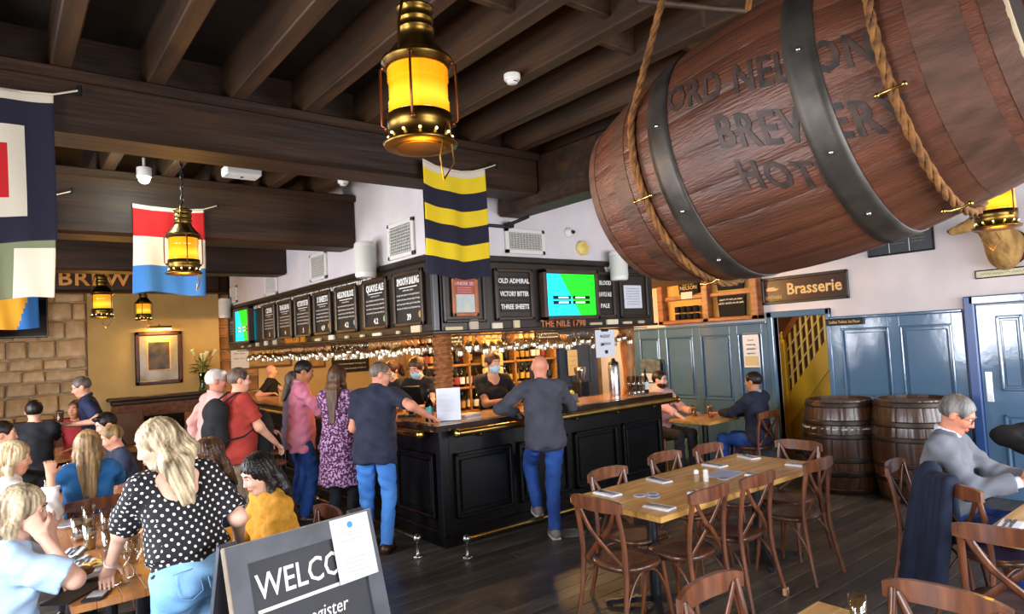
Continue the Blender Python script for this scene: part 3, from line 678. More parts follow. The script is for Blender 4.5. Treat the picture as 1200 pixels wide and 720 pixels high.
for k in range(6): MB().ell((-.14+.06*k, 0, .1), (.035, .03, .028)).build('lemon', mat('lemon', '#c9b83a', rough=.5), cc)
for k in range(4): MB().cyl((-.18+.03*k, .02, .08), (-.2+.04*k, .03, .24), .006).build('straw', M_paper, cc)
tp = thing('beer_tap', 'black and chrome beer tap on the bar', 'beer tap', (4.75, 5.66, ZT))
MB().lathe([(.05, 0), (.05, .02), (.03, .04), (.03, .22), (.04, .26), (.001, .3)], 14).build('column', M_chrome, tp); MB().cyl((0, -.02, .22), (0, -.12, .18), .012).build('spout', M_chrome, tp); MB().cbox((-.03, -.02, .28), (.03, .02, .44), .012).build('handle', M_iron, tp)
tp2 = dup(tp, (3.6, 10.0, ZT), R(90), 'beer tap on the far left run of the bar'); dup(tp, (5.0, 5.7, ZT), 0, 'beer tap beside the lemon caddy')
M_beer = mat('amber_beer', '#b5651a', rough=.1, emit='#b5651a', estr=.0, coat=1); M_lager = mat('pale_lager', '#d9a63a', rough=.1, coat=1); M_foam = mat('beer_foam', '#f1e6cf', rough=.9)
def pint(loc, lab, fill=.8, beer=None, grp=None, h=.15):
    t = thing('pint_glass', lab, 'glass', loc, group=grp); H = h
    MB().lathe([(.03, 0), (.032, .004), (.042, H), (.039, H), (.029, .008), (.001, .007)], 14, caps=False).build('glass', M_thin, t)
    if fill > .05: MB().lathe([(.0285, .009), (.0285+.0095*fill, .009+(H-.02)*fill)], 14).build('beer', beer or M_beer, t); MB().lathe([(.0285+.0095*fill, .0092+(H-.02)*fill), (.0287+.0098*fill, .012+(H-.02)*fill+.006)], 14).build('foam', M_foam, t)
    return t
pint((3.42, 9.75, ZT), 'full pint of amber beer on the far bar by the bald man in black', .85); pint((3.42, 9.1, ZT), 'pint of beer on the bar beside the grey top woman', .85)

# ------------------------------------------------------------------ back bar shelving and bottles
bs = thing('back_bar_shelves', 'warm wooden back bar shelving behind the barmaids', 'shelving', (4.4, PY, 0)); M_shelf = mat('back_bar_wood', '#7a5526', '#9c7038', 5, (1, 5, 5), rough=.4)
MB().cbox((0, -.45, 0), (2.5, 0, .95), .01).build('base_cabinet', M_shelf, bs)
for z in (.97, 1.3, 1.62, 1.9): MB().cbox((0, -.3, z-.03), (2.5, 0, z), .006).build('shelf', M_shelf, bs)
for x in (0, .83, 1.66, 2.47): MB().cbox((x, -.3, .95), (x+.03, 0, 2.3), .004).build('upright', M_shelf, bs)
stc = thing('stone_pier', 'yellow sandstone pier behind the middle barmaid', 'pier', (5.6, PY-.34, .95))
for k in range(6): MB().cbox((-.17, -.06, .2*k+.004), (.17, .02, .2*k+.196), .018).build('stone_block', M_must if k % 2 else M_cream, stc)
protos = []
LB = [mat('label_cream', '#d8c9a0'), mat('label_red', '#8c2a20'), mat('label_black', '#191715'), mat('label_white', '#e2e0d6'), mat('label_gold', '#b0862f'), mat('label_green', '#2f5a34')]
for i, (g, l, h, nk, rr, nm) in enumerate([(M_thin, LB[0], .3, .4, .04, 'clear spirit bottle with cream label'), (M_thinb, LB[3], .3, .42, .042, 'brown spirit bottle with white label'), (M_thing, LB[4], .31, .5, .037, 'green bottle with gold label'), (M_thin, LB[1], .27, .35, .045, 'squat clear bottle with red label'), (M_thindk, LB[4], .32, .48, .038, 'dark wine bottle with gold label'), (M_thinb, LB[2], .26, .35, .045, 'short brown bottle with black label'), (M_thing, LB[3], .29, .4, .04, 'green bottle with white label')]):
    protos.append((bottle(g, l, h, rr, nk), nm))
r = random.Random(11); used = [False]*len(protos)
for zi, z in enumerate((.97, 1.3, 1.62, 1.9)):
    for i in range(22):
        x = 4.5+i*.108
        if 5.4 < x < 5.8: continue
        for rowk in range(2 if zi in (0, 1) else 1):
            p, nm = protos[(k := r.randrange(len(protos)))]
            o = p if not used[k] else dup(p); used[k] = True
            o.location = (x+r.uniform(-.015, .015), PY-.13-.11*rowk, z); tag(o, nm+' on the %s back bar shelf' % ('lowest', 'second', 'third', 'top')[zi], 'bottle', nm+'s on the back bar')
# back bar extras: blue door, notices, chalk boards
bd = struct(thing('door_2', None, None, (7.02, PY-.005, 0)), 'dark blue panelled door behind the bar'); M_dkblue = mat('dark_blue_paint', '#24344a', '#2c3f58', 2, rough=.35)
MB().cbox((0, -.04, 0), (1.05, 0, 2.05), .006).build('door_leaf', M_dkblue, bd)
for a, b in ((.14, .46), (.58, .9)): 
    mo = MB(); t = .04
    for (u0, v0, u1, v1) in ((a, 1.1, b, 1.1+t), (a, 1.85, b, 1.85+t), (a, 1.1, a+t, 1.88), (b-t, 1.1, b, 1.88)): mo.cbox((u0, -.065, v0), (u1, -.035, v1), .01)
    mo.build('door_moulding', M_dkblue, bd)
for (x, z, w, h, c, lab) in ((7.2, 1.86, .3, .22, '#c98a3c', 'orange notice on the dark blue door behind the bar'), (7.45, 1.5, .22, .42, '#cbb784', 'tall cream notice on the dark blue door behind the bar')):
    o = thing('notice', lab, 'notice', (x, PY-.08, z)); MB().span((-w/2, -.004, -h/2), (w/2, 0, h/2)).build('sheet', mat('sheet_'+c, c, rough=.7), o)
    s = MB(); [scribble(s, (-w*.35, -.0055, h*.25-h*.18*k), (1, 0, 0), (0, 0, 1), w*.7, .015, 80+k) for k in range(3)]; s.build('print', M_ink, o)
cm = thing('coffee_machine', 'black and steel coffee grinder behind the bar', 'coffee machine', (7.0, 7.2, .95)); MB().cbox((-.12, -.12, -.95), (.12, .12, 0), .01).build('stand', M_black, cm); MB().cbox((-.1, -.1, 0), (.1, .1, .3), .02).build('body', M_iron, cm); MB().lathe([(.04, .3), (.09, .45), (.09, .5), (.001, .52)], 14).build('hopper', M_chrome, cm)
for i, (x, lab) in enumerate(((4.9, 'small chalk price board high on the back bar near the rope column'), (6.72, 'small chalk price board high on the back bar near the blue door'))):
    o = thing('price_board', lab, 'board', (x, PY-.315, 2.05)); MB().span((-.24, -.02, -.16), (.24, 0, .16)).build('slate', M_slate, o)
    s = MB(); [scribble(s, (-.2, -.022, .11-.055*k), (1, 0, 0), (0, 0, 1), .4, .022, 90+k+i*7) for k in range(5)]; s.build('handwriting', M_chalk, o)
# chalk board on far wall seen through the bar, with pictures
for (x, z, w, h, lab) in ((6.35, 1.75, .9, .7, 'chalk specials board on the far wall seen through the bar'),):
    o = thing('specials_board', lab, 'board', (x, 13.99, z)); MB().span((-w/2, -.03, -h/2), (w/2, 0, h/2)).build('slate', M_slate, o)
    s = MB(); [scribble(s, (-w*.4, -.032, h*.38-h*.15*k), (1, 0, 0), (0, 0, 1), w*.8, .04, 120+k) for k in range(6)]; s.build('handwriting', M_chalk, o)
for (x, z, w, h, lab) in ((4.5, 1.85, 1.0, .45, 'wide brown framed board on the far wall seen through the bar'), (5.5, 1.8, .5, .5, 'small framed picture on the far wall seen through the bar')):
    o = thing('framed_picture', lab, 'picture', (x, 13.99, z)); MB().cbox((-w/2, -.04, -h/2), (w/2, 0, h/2), .01).build('frame', mat('brown_frame', '#5a3418', '#70451f', 5, rough=.4), o); MB().span((-w/2+.05, -.043, -h/2+.05), (w/2-.05, -.035, h/2-.05)).build('picture', mat('tan_picture', '#a88a55', '#8a6c3c', 6), o)
o = thing('paper_poster', 'white printed poster on the far stone wall left of the bar', 'poster', (3.9, 14.0, 1.95)); MB().span((-.15, -.06, -.3), (.2, -.05, .2)).build('sheet', M_paper, o); s = MB(); [scribble(s, (-.1, -.062, .1-.1*k), (1, 0, 0), (0, 0, 1), .22, .04, 140+k) for k in range(3)]; s.build('print', M_ink, o)
# warm downlights in the lower ceiling over the bar
M_lampwarm = mat('warm_lamp', '#ffd9a0', emit='#ffcf8a', estr=14)
for i, (x, y) in enumerate(((4.3, 6.3), (5.4, 6.4), (6.4, 6.6), (5.0, 7.2), (6.3, 7.3), (4.2, 7.8), (4.1, 9.2), (4.1, 10.8), (5.6, 10.6), (6.8, 9.6))):
    l = thing('ceiling_downlight', 'warm round downlight in the lower ceiling over the bar', 'lamp', (x, y, 2.62), group='downlights over the bar')
    MB().lathe([(.06, 0), (.06, -.02), (.045, -.025), (.045, 0)], 14, caps=False).build('bezel', M_chrome, l); MB().lathe([(.044, -.006), (.001, -.007)], 14, caps=False).build('lens', M_lampwarm, l)
    point('downlight_glow', (0, 0, -.06), 58, '#ffc57a', .04, l)
# ------------------------------------------------------------------ chairs
def chair_proto():
    t = thing('dining_chair', 'x', 'chair', (0, 0, 0))
    def bez(pts, n=10):
        out = []
        P = [Vector(p) for p in pts]; P = [P[0]*2-P[1]]+P+[P[-1]*2-P[-2]]
        for i in range(1, len(P)-2):
            for k in range(n):
                u = k/n; a, b, c, d = P[i-1], P[i], P[i+1], P[i+2]
                out.append(.5*((2*b)+(c-a)*u+(2*a-5*b+4*c-d)*u*u+(3*b-a-3*c+d)*u**3))
        out.append(P[-2]); return out
    poly = []
    for i in range(26):
        a = 2*PI*i/26; cx, sy = math.cos(a), math.sin(a)
        x = .205*math.copysign(abs(cx)**.75, cx)*(1+.06*sy); y = .2*math.copysign(abs(sy)**.75, sy); poly.append((x, y))
    s = MB(); n = len(poly)
    rings = [(.94, .425), (1, .435), (1, .452), (.97, .46), (.6, .452), (.25, .45)]
    vs = [(p[0]*k, p[1]*k, z) for k, z in rings for p in poly]
    s.add(vs, [(j*n+i, j*n+(i+1) % n, (j+1)*n+(i+1) % n, (j+1)*n+i) for j in range(len(rings)-1) for i in range(n)], True)
    s.add(vs[:n], [tuple(range(n-1, -1, -1))]); s.add(vs[-n:], [tuple(range(n))]); s.build('seat', M_seatw, t)
    for k in (-1, 1):
        MB().tube(bez([(k*.215, -.275, 0), (k*.19, -.225, .25), (k*.185, -.2, .45), (k*.183, -.21, .65), (k*.178, -.25, .86)], 5), [.0155]*8+[.0175]*13, 8).build('back_post', M_chairw, t)
        MB().tube(bez([(k*.2, .215, 0), (k*.178, .19, .22), (k*.162, .165, .435)], 4), [.0125, .013, .014, .015, .016, .016, .017, .017, .017], 8).build('front_leg', M_chairw, t)
        MB().tube(bez([(k*.205, -.255, .1), (k*.192, -.2, .28), (k*.18, -.1, .395), (k*.17, 0, .42), (k*.172, .09, .395), (k*.18, .165, .28), (k*.193, .2, .12)], 3), .0085, 6).build('bent_brace', M_chairw, t)
        # crossing back slats, top corner to opposite seat corner
        P = bez([(k*.165, -.247, .845), (k*.075, -.232+.012*k, .7), (-k*.03, -.222+.012*k, .6), (-k*.165, -.187, .462)], 5)
        MB().tube(P, .019, 6, flat=.32, up=(0, 1, 0)).build('cross_slat', M_chairw, t)
    def rail(u, v):
        x = -.215+.43*u; b = -.036*(1-(x/.215)**2)
        return x, b
    r = MB(); N = 14; vs = []
    for i in range(N+1):
        x = -.212+.424*i/N; yb = -.243-.034*(1-(x/.212)**2); e = 1-.25*abs(x/.212)**4; z0, z1 = .815+.012*(1-e)*2, .9-.02*(1-e)*4
        vs += [(x, yb-.012, z0), (x, yb+.012, z0), (x, yb+.012, z1), (x, yb-.012, z1)]
    r.add(vs, [(4*i+a, 4*i+(a+1) % 4, 4*i+4+(a+1) % 4, 4*i+4+a) for i in range(N) for a in range(4)], False); r.add(vs[:4], [(3, 2, 1, 0)]); r.add(vs[-4:], [(0, 1, 2, 3)])
    o = r.build('top_rail', M_chairw, t)
    return t
CH = chair_proto(); _first = [True]
def chair(x, y, az, lab, grp=None):
    """az: compass direction the sitter faces, clockwise from +y"""
    c = CH if _first[0] else dup(CH); _first[0] = False; c.location = (x, y, 0); c.rotation_euler = (0, 0, R(-az)); return tag(c, lab, 'chair', grp)
G = 'cross back chairs at the long oak table'
chair(3.2, 2.97, 90, 'empty cross back chair at the near end of the oak table', G)
chair(3.61, 2.83, 0, 'cross back chair on the near side of the oak table, first from its left end', G)
chair(4.15, 2.81, 0, 'cross back chair on the near side of the oak table, second from its left end', G)
chair(4.87, 2.74, 0, 'cross back chair on the near side of the oak table, closest to the barrels', G)
chair(3.65, 3.27, 180, 'cross back chair on the bar side of the oak table, first from the left', G)
chair(4.42, 3.34, 180, 'cross back chair on the bar side of the oak table, second from the left', G)
chair(4.95, 3.28, 180, 'cross back chair on the bar side of the oak table, third from the left', G)
chair(5.28, 3.0, 270, 'cross back chair at the far end of the oak table before the barrels', G)
chair(2.25, 1.39, 180, 'cross back chair cut off by the bottom edge, nearest the oak table')
chair(2.5, .97, 270, 'big foreground cross back chair with glossy top rail at bottom right')
chair(4.0, 1.08, 82, 'cross back chair at the right edge facing away beside the jacket')
chair(4.8, 1.37, 125, 'cross back chair with the navy jacket hung on it')
chair(5.08, 1.78, 174, 'cross back chair the grey haired man sits on')
chair(7.38, 4.58, 5, 'cross back chair under the man in navy by the blue wall')
chair(7.33, 5.95, 182, 'cross back chair under the bearded man in pink by the blue wall')
chair(.6, 6.12, 0, 'cross back chair under the woman in the blue top')
chair(1.42, 4.1, 270, 'cross back chair under the woman in mustard yellow'); chair(1.25, 4.95, 270, 'cross back chair under the brown haired woman behind the polka dot woman')
chair(-.06, 4.02, 90, 'cross back chair under the blonde woman eating'); chair(.0, 5.85, 90, 'cross back chair under the blonde woman in the white blouse')
chair(1.02, 7.3, 270, 'cross back chair under the boy at the second table'); chair(1.08, 8.2, 270, 'cross back chair under the dark haired youth at the second table')

# ------------------------------------------------------------------ tables
def table(x0, x1, y0, y1, lab, m, peds, z=.76, along='x', name='dining_table'):
    cx, cy = (x0+x1)/2, (y0+y1)/2; t = thing(name, lab, 'table', (cx, cy, 0)); w, d = x1-x0, y1-y0
    n = max(4, round((d if along == 'x' else w)/.1)); tp = None
    for i in range(n):
        if along == 'x': a, b = (-w/2, -d/2+d*i/n, z-.038), (w/2, -d/2+d*(i+1)/n-.0008, z)
        else: a, b = (-w/2+w*i/n, -d/2, z-.038), (-w/2+w*(i+1)/n-.0008, d/2, z)
        MB().cbox(a, b, .0025).build('top_board', m, t)
    for px, py in peds:
        px -= cx; py -= cy
        mb = MB().cyl((px, py, .06), (px, py, z-.05), .038, n=14)
        MB().box((px, py, z-.046), (.36, .36, .014)).build('mounting_plate', M_iron, t); mb.build('pedestal', M_iron, t)
        f = MB()
        for a in (45, 135, 225, 315):
            dx, dy = math.cos(R(a)), math.sin(R(a)); f.bar((px, py, .06), (px+dx*.34, py+dy*.34, .03), .055, .045, w1=.045, h1=.025).cyl((px+dx*.33, py+dy*.33, 0), (px+dx*.33, py+dy*.33, .03), .018, n=8)
        f.build('cross_foot', M_iron, t)
    return t
add_random(M_oak, .08); add_random(M_oak2, .08)
table(3.23, 5.35, 2.68, 3.5, 'long oak dining table laid with napkins in the middle of the room', M_oak, [(3.62, 3.09), (4.95, 3.09)])
table(4.02, 6.0, .42, 1.24, 'oak table before the grey haired man at the right edge', M_oak, [(4.5, .83), (5.6, .83)])
table(1.2, 2.66, .58, 1.41, 'corner of a pale oak table at the bottom edge', M_oak, [(1.95, 1.0)])
table(.27, 1.0, 3.79, 5.95, 'brown table crowded with glasses and plates at left', M_oak2, [(.63, 4.2), (.63, 5.5)], along='y')
table(.27, 1.03, 6.65, 8.8, 'second crowded table behind the woman in blue', M_oak2, [(.63, 7.1), (.63, 8.3)], along='y')
table(6.98, 7.66, 4.93, 5.55, 'small square oak table between the two seated men', M_oak, [(7.32, 5.24)])
table(.1, .9, 9.7, 11.2, 'far table before the stone wall', M_oak2, [(.5, 10.4)], along='y')
# bar stools
def stool(x, y, lab):
    t = thing('bar_stool', lab, 'stool', (x, y, 0), group='round bar stools by the left bar')
    MB().lathe([(.15, .72), (.18, .725), (.185, .745), (.17, .76), (.001, .755)], 20).build('seat', M_chairw, t)
    for a in (45, 135, 225, 315):
        MB().cyl((.2*math.cos(R(a)), .2*math.sin(R(a)), 0), (.12*math.cos(R(a)), .12*math.sin(R(a)), .725), .016, n=8).build('leg', M_iron, t)
    MB().tube([(.175*math.cos(2*PI*i/20), .175*math.sin(2*PI*i/20), .28) for i in range(20)], .011, 6, closed=True).build('foot_ring', M_iron, t)
stool(2.28, 7.15, 'round wooden bar stool nearest the man in pink at the bar'); stool(2.5, 7.9, 'round wooden bar stool farther along the left bar')

# ------------------------------------------------------------------ table settings
M_nap = mat('white_napkin', '#e4e6ec', '#d4d8e0', 8, rough=.85); M_cut = mat('cutlery_steel', '#a9abb0', rough=.2, metal=1)
def setting(x, y, z, rot, lab, grp):
    t = thing('napkin_setting', lab, 'napkin', (x, y, z), rot, grp)
    MB().cbox((-.1, -.055, 0), (.1, .055, .008), .003).cbox((-.098, -.05, .008), (.095, .05, .013), .002).build('napkin', M_nap, t)
    MB().bar((-.1, -.012, .016), (.02, -.01, .016), .009, .003).box((.06, -.009, .016), (.085, .016, .003)).build('knife', M_cut, t)
    MB().bar((-.095, .015, .016), (.04, .018, .016), .009, .003).box((.065, .018, .016), (.05, .022, .003)).build('fork', M_cut, t)
GS = 'folded napkins with cutlery on the oak table'
for x, y, a, w in ((3.46, 3.35, 88, 'at its left corner by the bar'), (3.4, 2.83, 95, 'at the near left corner'), (4.02, 3.33, 80, 'at the second bar side seat'), (3.88, 2.83, 95, 'at the second near side seat'), (4.75, 3.33, 85, 'at the third bar side seat'), (5.22, 3.3, 70, 'at the far corner by the bar'), (5.15, 2.8, 92, 'at the far near-side corner'), (4.62, 2.84, 95, 'at the third near side seat')):
    setting(x, y, .76, R(a), 'white napkin with cutlery on the oak table, '+w, GS)
setting(4.28, 1.16, .76, R(5), 'white napkin with cutlery at the left end of the right hand table', None); setting(4.9, 1.12, .76, R(85), 'white napkin with cutlery before the grey haired man', None)
def coaster(x, y, z, lab, grp=None):
    o = MB().cyl((0, 0, 0), (0, 0, .003), .047, n=20).build('ring', mat('coaster_card', '#c9cbd6', '#aeb2c2', 30, rough=.7), None); o.name = 'coaster'
    p = thing('beer_coaster', lab, 'coaster', (x, y, z), group=grp); o.parent = p; MB().cyl((0, 0, .003), (0, 0, .0036), .03, n=16).build('print', mat('coaster_print', '#7f86a0', rough=.7), p)
for i, (x, y) in enumerate(((3.57, 3.14), (3.6, 3.04), (3.66, 3.1))): coaster(x, y, .761+.0004*i, 'round beer coaster in the cluster near the left end of the oak table', 'clustered coasters on the oak table')
coaster(4.38, 3.0, .761, 'round beer coaster beside the salt shaker')
def shaker(x, y, lab, cm):
    t = thing('salt_shaker', lab, 'shaker', (x, y, .76)); MB().lathe([(.02, 0), (.021, .05), (.017, .06)], 12).build('glass', cm, t); MB().lathe([(.019, .06), (.019, .082), (.012, .09), (.001, .092)], 12).build('cap', M_wplast, t)
shaker(4.18, 3.1, 'pale pepper shaker left of the salt on the oak table', mat('pepper_fill', '#8d7a5c')); shaker(4.23, 3.05, 'white salt shaker right of the pepper on the oak table', M_wplast)
mn = thing('menu_sheet', 'bluish printed menu sheet lying on the oak table', 'menu', (4.52, 3.08, .76), R(8)); MB().cbox((-.15, -.105, 0), (.15, .105, .003), .001).build('sheet', mat('menu_blue', '#a5afd2', '#bcc4e0', 10, rough=.6), mn)
s = MB(); [scribble(s, (-.12, .075-.03*k, .0035), (1, 0, 0), (0, 1, 0), .23, .012, 200+k) for k in range(6)]; s.build('print', mat('blue_ink', '#4c5680'), mn)
gn = thing('water_tumbler', 'rim of a clear tumbler on the bottom edge table', 'glass', (2.6, 1.22, .76)); MB().lathe([(.03, 0), (.034, .09), (.032, .09), (.028, .005), (.001, .004)], 14, caps=False).build('glass', M_thin, gn)
# left table clutter
def plate(x, y, lab, food=True, rr=.15):
    t = thing('dinner_plate', lab, 'plate', (x, y, .76)); MB().lathe([(rr*.55, 0), (rr*.6, .004), (rr*.95, .022), (rr, .026), (rr*.98, .03), (rr*.6, .012), (.001, .01)], 24, caps=False).build('plate', mat('china', '#cfd4dc', rough=.2), t)
    if food:
        MB().ell((-.02, -.02, .035), (.075, .055, .025), 12, 6).build('steak', mat('meat', '#5a3218', '#7a4824', 12, rough=.45, bump=.4), t)
        r = random.Random(3)
        for k in range(14): a = r.uniform(0, PI); p = Vector((.05+r.uniform(-.03, .03), .05+r.uniform(-.035, .035), .03+.025*r.random())); d = Vector((math.cos(a), math.sin(a), r.uniform(-.2, .2)))*.03; MB().bar(p-d, p+d, .009, .009).build('chip', mat('fries', '#c9a24c', rough=.6), t)
plate(.36, 4.27, 'white plate of steak and chips before the blonde woman eating'); plate(.4, 5.65, 'empty white plate at the far end of the glass crowded table', False, .12)
GL = 'pint glasses on the crowded left table'
for x, y, f, b, l in ((.41, 5.13, .1, None, 'empty pint glass nearest the white blouse on the crowded left table'), (.5, 5.5, .3, M_lager, 'pint glass with a little beer near the chair back'), (.58, 5.26, .0, None, 'empty pint glass right of the part drunk beers on the left table'), (.45, 4.86, .62, M_lager, 'pint of pale lager in the middle of the left table'), (.62, 5.02, .0, None, 'empty glass close to the polka dot sleeve'), (.52, 4.58, 0, None, 'empty glass in front of the pale lager'), (.6, 4.33, 0, None, 'tall empty glass beside the polka dot arm')):
    pint((x, y, .76), l, f, b, GL, .155)
def wineglass(x, y, lab):
    t = thing('stemmed_glass', lab, 'glass', (x, y, .76)); MB().lathe([(.036, 0), (.035, .004), (.006, .009), (.0045, .05), (.0045, .08), (.02, .095), (.04, .13), (.043, .16), (.036, .2)], 16, caps=False).build('glass', M_thin, t)
wineglass(.5, 3.97, 'empty wine glass at the near end of the left table by the phone'); wineglass(.57, 4.05, 'empty wine glass tilted toward the polka dot woman')
pho = thing('mobile_phone', 'phone in a case at the near end of the left table', 'phone', (.38, 3.86, .76), R(-25)); MB().cbox((-.045, -.075, 0), (.045, .075, .012), .004).build('case', mat('phone_case', '#1b1d22', rough=.35), pho); MB().box((0, .01, .0125), (.07, .09, .001)).build('card', M_paper, pho)
mt = thing('menu_folder', 'dark menu folder lying at the near end of the left table', 'menu', (.31, 4.0, .76), R(-40)); MB().cbox((-.07, -.16, 0), (.07, .16, .008), .002).build('cover', M_iron, mt)
for i, (x, y, a) in enumerate(((.34, 4.62, 60), (.36, 4.84, 70), (.38, 4.5, 75), (.45, 5.35, 80))): setting(x, y, .76, R(a), 'white napkin on the crowded left table, %s' % ['third', 'second', 'fourth, nearest the plate', 'first, farthest back'][i] if i else 'white napkin on the crowded left table, in the middle', 'napkins on the crowded left table')
tl = thing('teal_packet', 'bright teal packet on the second left table', 'packet', (.44, 7.5, .76), R(20)); MB().cbox((-.07, -.04, 0), (.07, .04, .05), .012).build('wrapper', mat('teal_packet', '#3fc0a4', rough=.4), tl)
for x, y, f, l in ((.72, 7.2, .6, 'pint on the second table near the boy'), (.36, 7.1, .5, 'pint on the second table behind the woman with the bob'), (.6, 8.2, .8, 'pint at the far end of the second table')): pint((x, y, .76), l, f, M_beer, None, .155)
pint((7.4, 5.46, .76), 'dark ale pint before the bearded man in pink', .8, M_beer); pint((7.36, 5.17, .76), 'full pint with foam in front of the man in navy', .95, M_beer, None, .165)
fd = thing('floor_sticker', 'pale round distancing sticker on the floor by the bald man', 'sticker', (4.4, 4.78, .0005)); MB().cyl((0, 0, 0), (0, 0, .002), .14, n=28).build('disc', mat('sticker_grey', '#8a8c8e', '#a5a6a8', 12, rough=.6), fd)
bb = thing('paper_label', 'torn paper tied to a chair leg near the oak table', 'label', (4.36, 2.54, .01)); MB().cbox((-.03, -.01, 0), (.03, .01, .05), .004).build('scrap', mat('tan_paper', '#b08a62'), bb)

# ------------------------------------------------------------------ barrels
def barrel_r(t, rb, re): return rb-(rb-re)*t*t
def barrel(name, lab, H, rb, re, m, n, hoops, mh, headm):
    root = thing(name, lab, 'barrel')
    sb = MB(); K = 14; vs = []
    for j in range(K+1):
        t = -1+2*j/K; r0 = barrel_r(t, rb, re)
        for a in (-.5, -.47, -.16, .16, .47, .5):
            rr = r0*(1 if abs(a) < .49 else .9965); th = a*2*PI/n; vs.append((rr*math.cos(th), rr*math.sin(th), t*H/2))
    sb.add(vs, [(j*6+i, j*6+i+1, (j+1)*6+i+1, (j+1)*6+i) for j in range(K) for i in range(5)], True)
    e = [(v[0]*.93, v[1]*.93, v[2]) for v in vs[:6]]; f = [(v[0]*.93, v[1]*.93, v[2]) for v in vs[-6:]]
    sb.add(vs[:6]+e, [(0, 6, 11, 5)]); sb.add(vs[-6:]+f, [(0, 5, 11, 6)]); sb.add(e+[(v[0], v[1], v[2]+.06) for v in e], [(0, 6, 11, 5)]); sb.add(f+[(v[0], v[1], v[2]-.06) for v in f], [(0, 5, 11, 6)])
    me = sb.mesh('stave', m)
    bm = bmesh.new(); bm.from_mesh(me); bmesh.ops.recalc_face_normals(bm, faces=bm.faces[:]); bm.to_mesh(me); bm.free()
    for i in range(n):
        o = bpy.data.objects.new('stave', me); COL.objects.link(o); o.parent = root; o.rotation_euler = (0, 0, 2*PI*i/n)
    for s in (-1, 1): MB().cyl((0, 0, s*(H/2-.035)), (0, 0, s*(H/2-.06)), re*.95, n=28).build('head', headm, root)
    for t0, t1 in hoops:
        p = [(barrel_r(t0+(t1-t0)*k/4, rb, re)+.005, (t0+(t1-t0)*k/4)*H/2) for k in range(5)]
        MB().lathe([(p[0][0]-.006, p[0][1])]+p+[(p[-1][0]-.006, p[-1][1])], 48, caps=False).build('hoop', mh, root)
    return root
# hanging barrel
HL = .67
M_red = mat('red_barrel_oak', '#3d2419', '#663b2a', 7, (2.5, 2.5, .35), rough=.42, bump=.4, bscale=55, c3='#533021', ramp=(.3, .72)); add_random(M_red, .05)
M_hd = mat('dark_barrel_head', '#1d120c', '#2c1c12', 4, rough=.6)
HB = barrel('hanging_barrel', 'huge red brown barrel slung from the ceiling by ropes', 2*HL, .45, .34, M_red, 22, [(-.41, -.28), (.33, .46)], M_metal_dark, M_hd)
AZB, ELB = -.04, -.15; BC = Vector((2.182, 1.10, 2.558))
_a = Vector((math.sin(AZB)*math.cos(ELB), math.cos(AZB)*math.cos(ELB), math.sin(ELB))); _u = _a.cross(Vector((0, 0, 1))).normalized(); _w = _u.cross(_a).normalized()
HB.matrix_world = Matrix(((_u.x, _w.x, _a.x, BC.x), (_u.y, _w.y, _a.y, BC.y), (_u.z, _w.z, _a.z, BC.z), (0, 0, 0, 1)))
# local frame: +z = axis towards the far end, +x = to the right of it, +y = up
M_stain = mat('faded_hoop_stain', '#3c261a', '#57382a', 9, (2, 2, .5), rough=.55, bump=.4)
for t0, t1 in ((.66, .78), (-.88, -.72), (-1.0, -.93), (.94, 1.0)):
    p = [(barrel_r(t0+(t1-t0)*k/4, .45, .34)+.0015, (t0+(t1-t0)*k/4)*HL) for k in range(5)]; MB().lathe(p, 66, caps=False).build('bare_band', M_stain, HB)
MB().lathe([(.343, -HL+.004), (.343, -HL-.002), (.312, -HL-.003)], 44, caps=False).build('chime_edge', mat('pale_chime', '#9a8a6c', rough=.7), HB)
# stencilled lettering wrapped on the staves (viewed from the left-below side: angle measured from -x towards +y)
M_stencil = mat('black_stencil', '#1a1614', '#3c2a22', 30, rough=.6, ramp=(.35, .6))
def wrap_text(txt, size, th0, zc, slope, width):
    me = text_mesh(txt, size, ext=0, bold=.004, space=1.12); sx = width/(max(v.co.x for v in me.vertices)-min(v.co.x for v in me.vertices)); bm = bmesh.new(); bm.from_mesh(me)
    for ax in (0, 1):
        c = [v.co[ax] for v in bm.verts]; k = math.floor(min(c)/.02)*.02
        while k < max(c):
            bmesh.ops.bisect_plane(bm, geom=bm.verts[:]+bm.edges[:]+bm.faces[:], plane_co=[k if i == ax else 0 for i in range(3)], plane_no=[1 if i == ax else 0 for i in range(3)]); k += .02
    for v in bm.verts:
        x, y = v.co.x*sx, v.co.y; z = zc-x; t = z/HL; rr = barrel_r(t, .45, .34)+.0022; th = th0+(y+slope*x)/.45
        v.co = (-rr*math.cos(th), rr*math.sin(th), z)
    bm.to_mesh(me); bm.free(); me.materials.clear(); me.materials.append(M_stencil); o = bpy.data.objects.new('stencil_lettering', me); COL.objects.link(o); o.parent = HB
wrap_text('LORD NELSON', .14, R(9.5), -.07, -.245, .66); wrap_text('BREWERY', .145, R(-17.5), -.19, -.365, .49); wrap_text('HOTEL', .125, R(-33.5), -.12, -.46, .3)
# rivets
for t in (-.345, .395):
    for th in (-30, 10, -60):
        rr = barrel_r(t, .45, .34)+.006; a = R(th); MB().ell((-rr*math.cos(a), rr*math.sin(a), t*HL), (.007, .007, .007), 8, 5).build('rivet', M_chrome, HB)
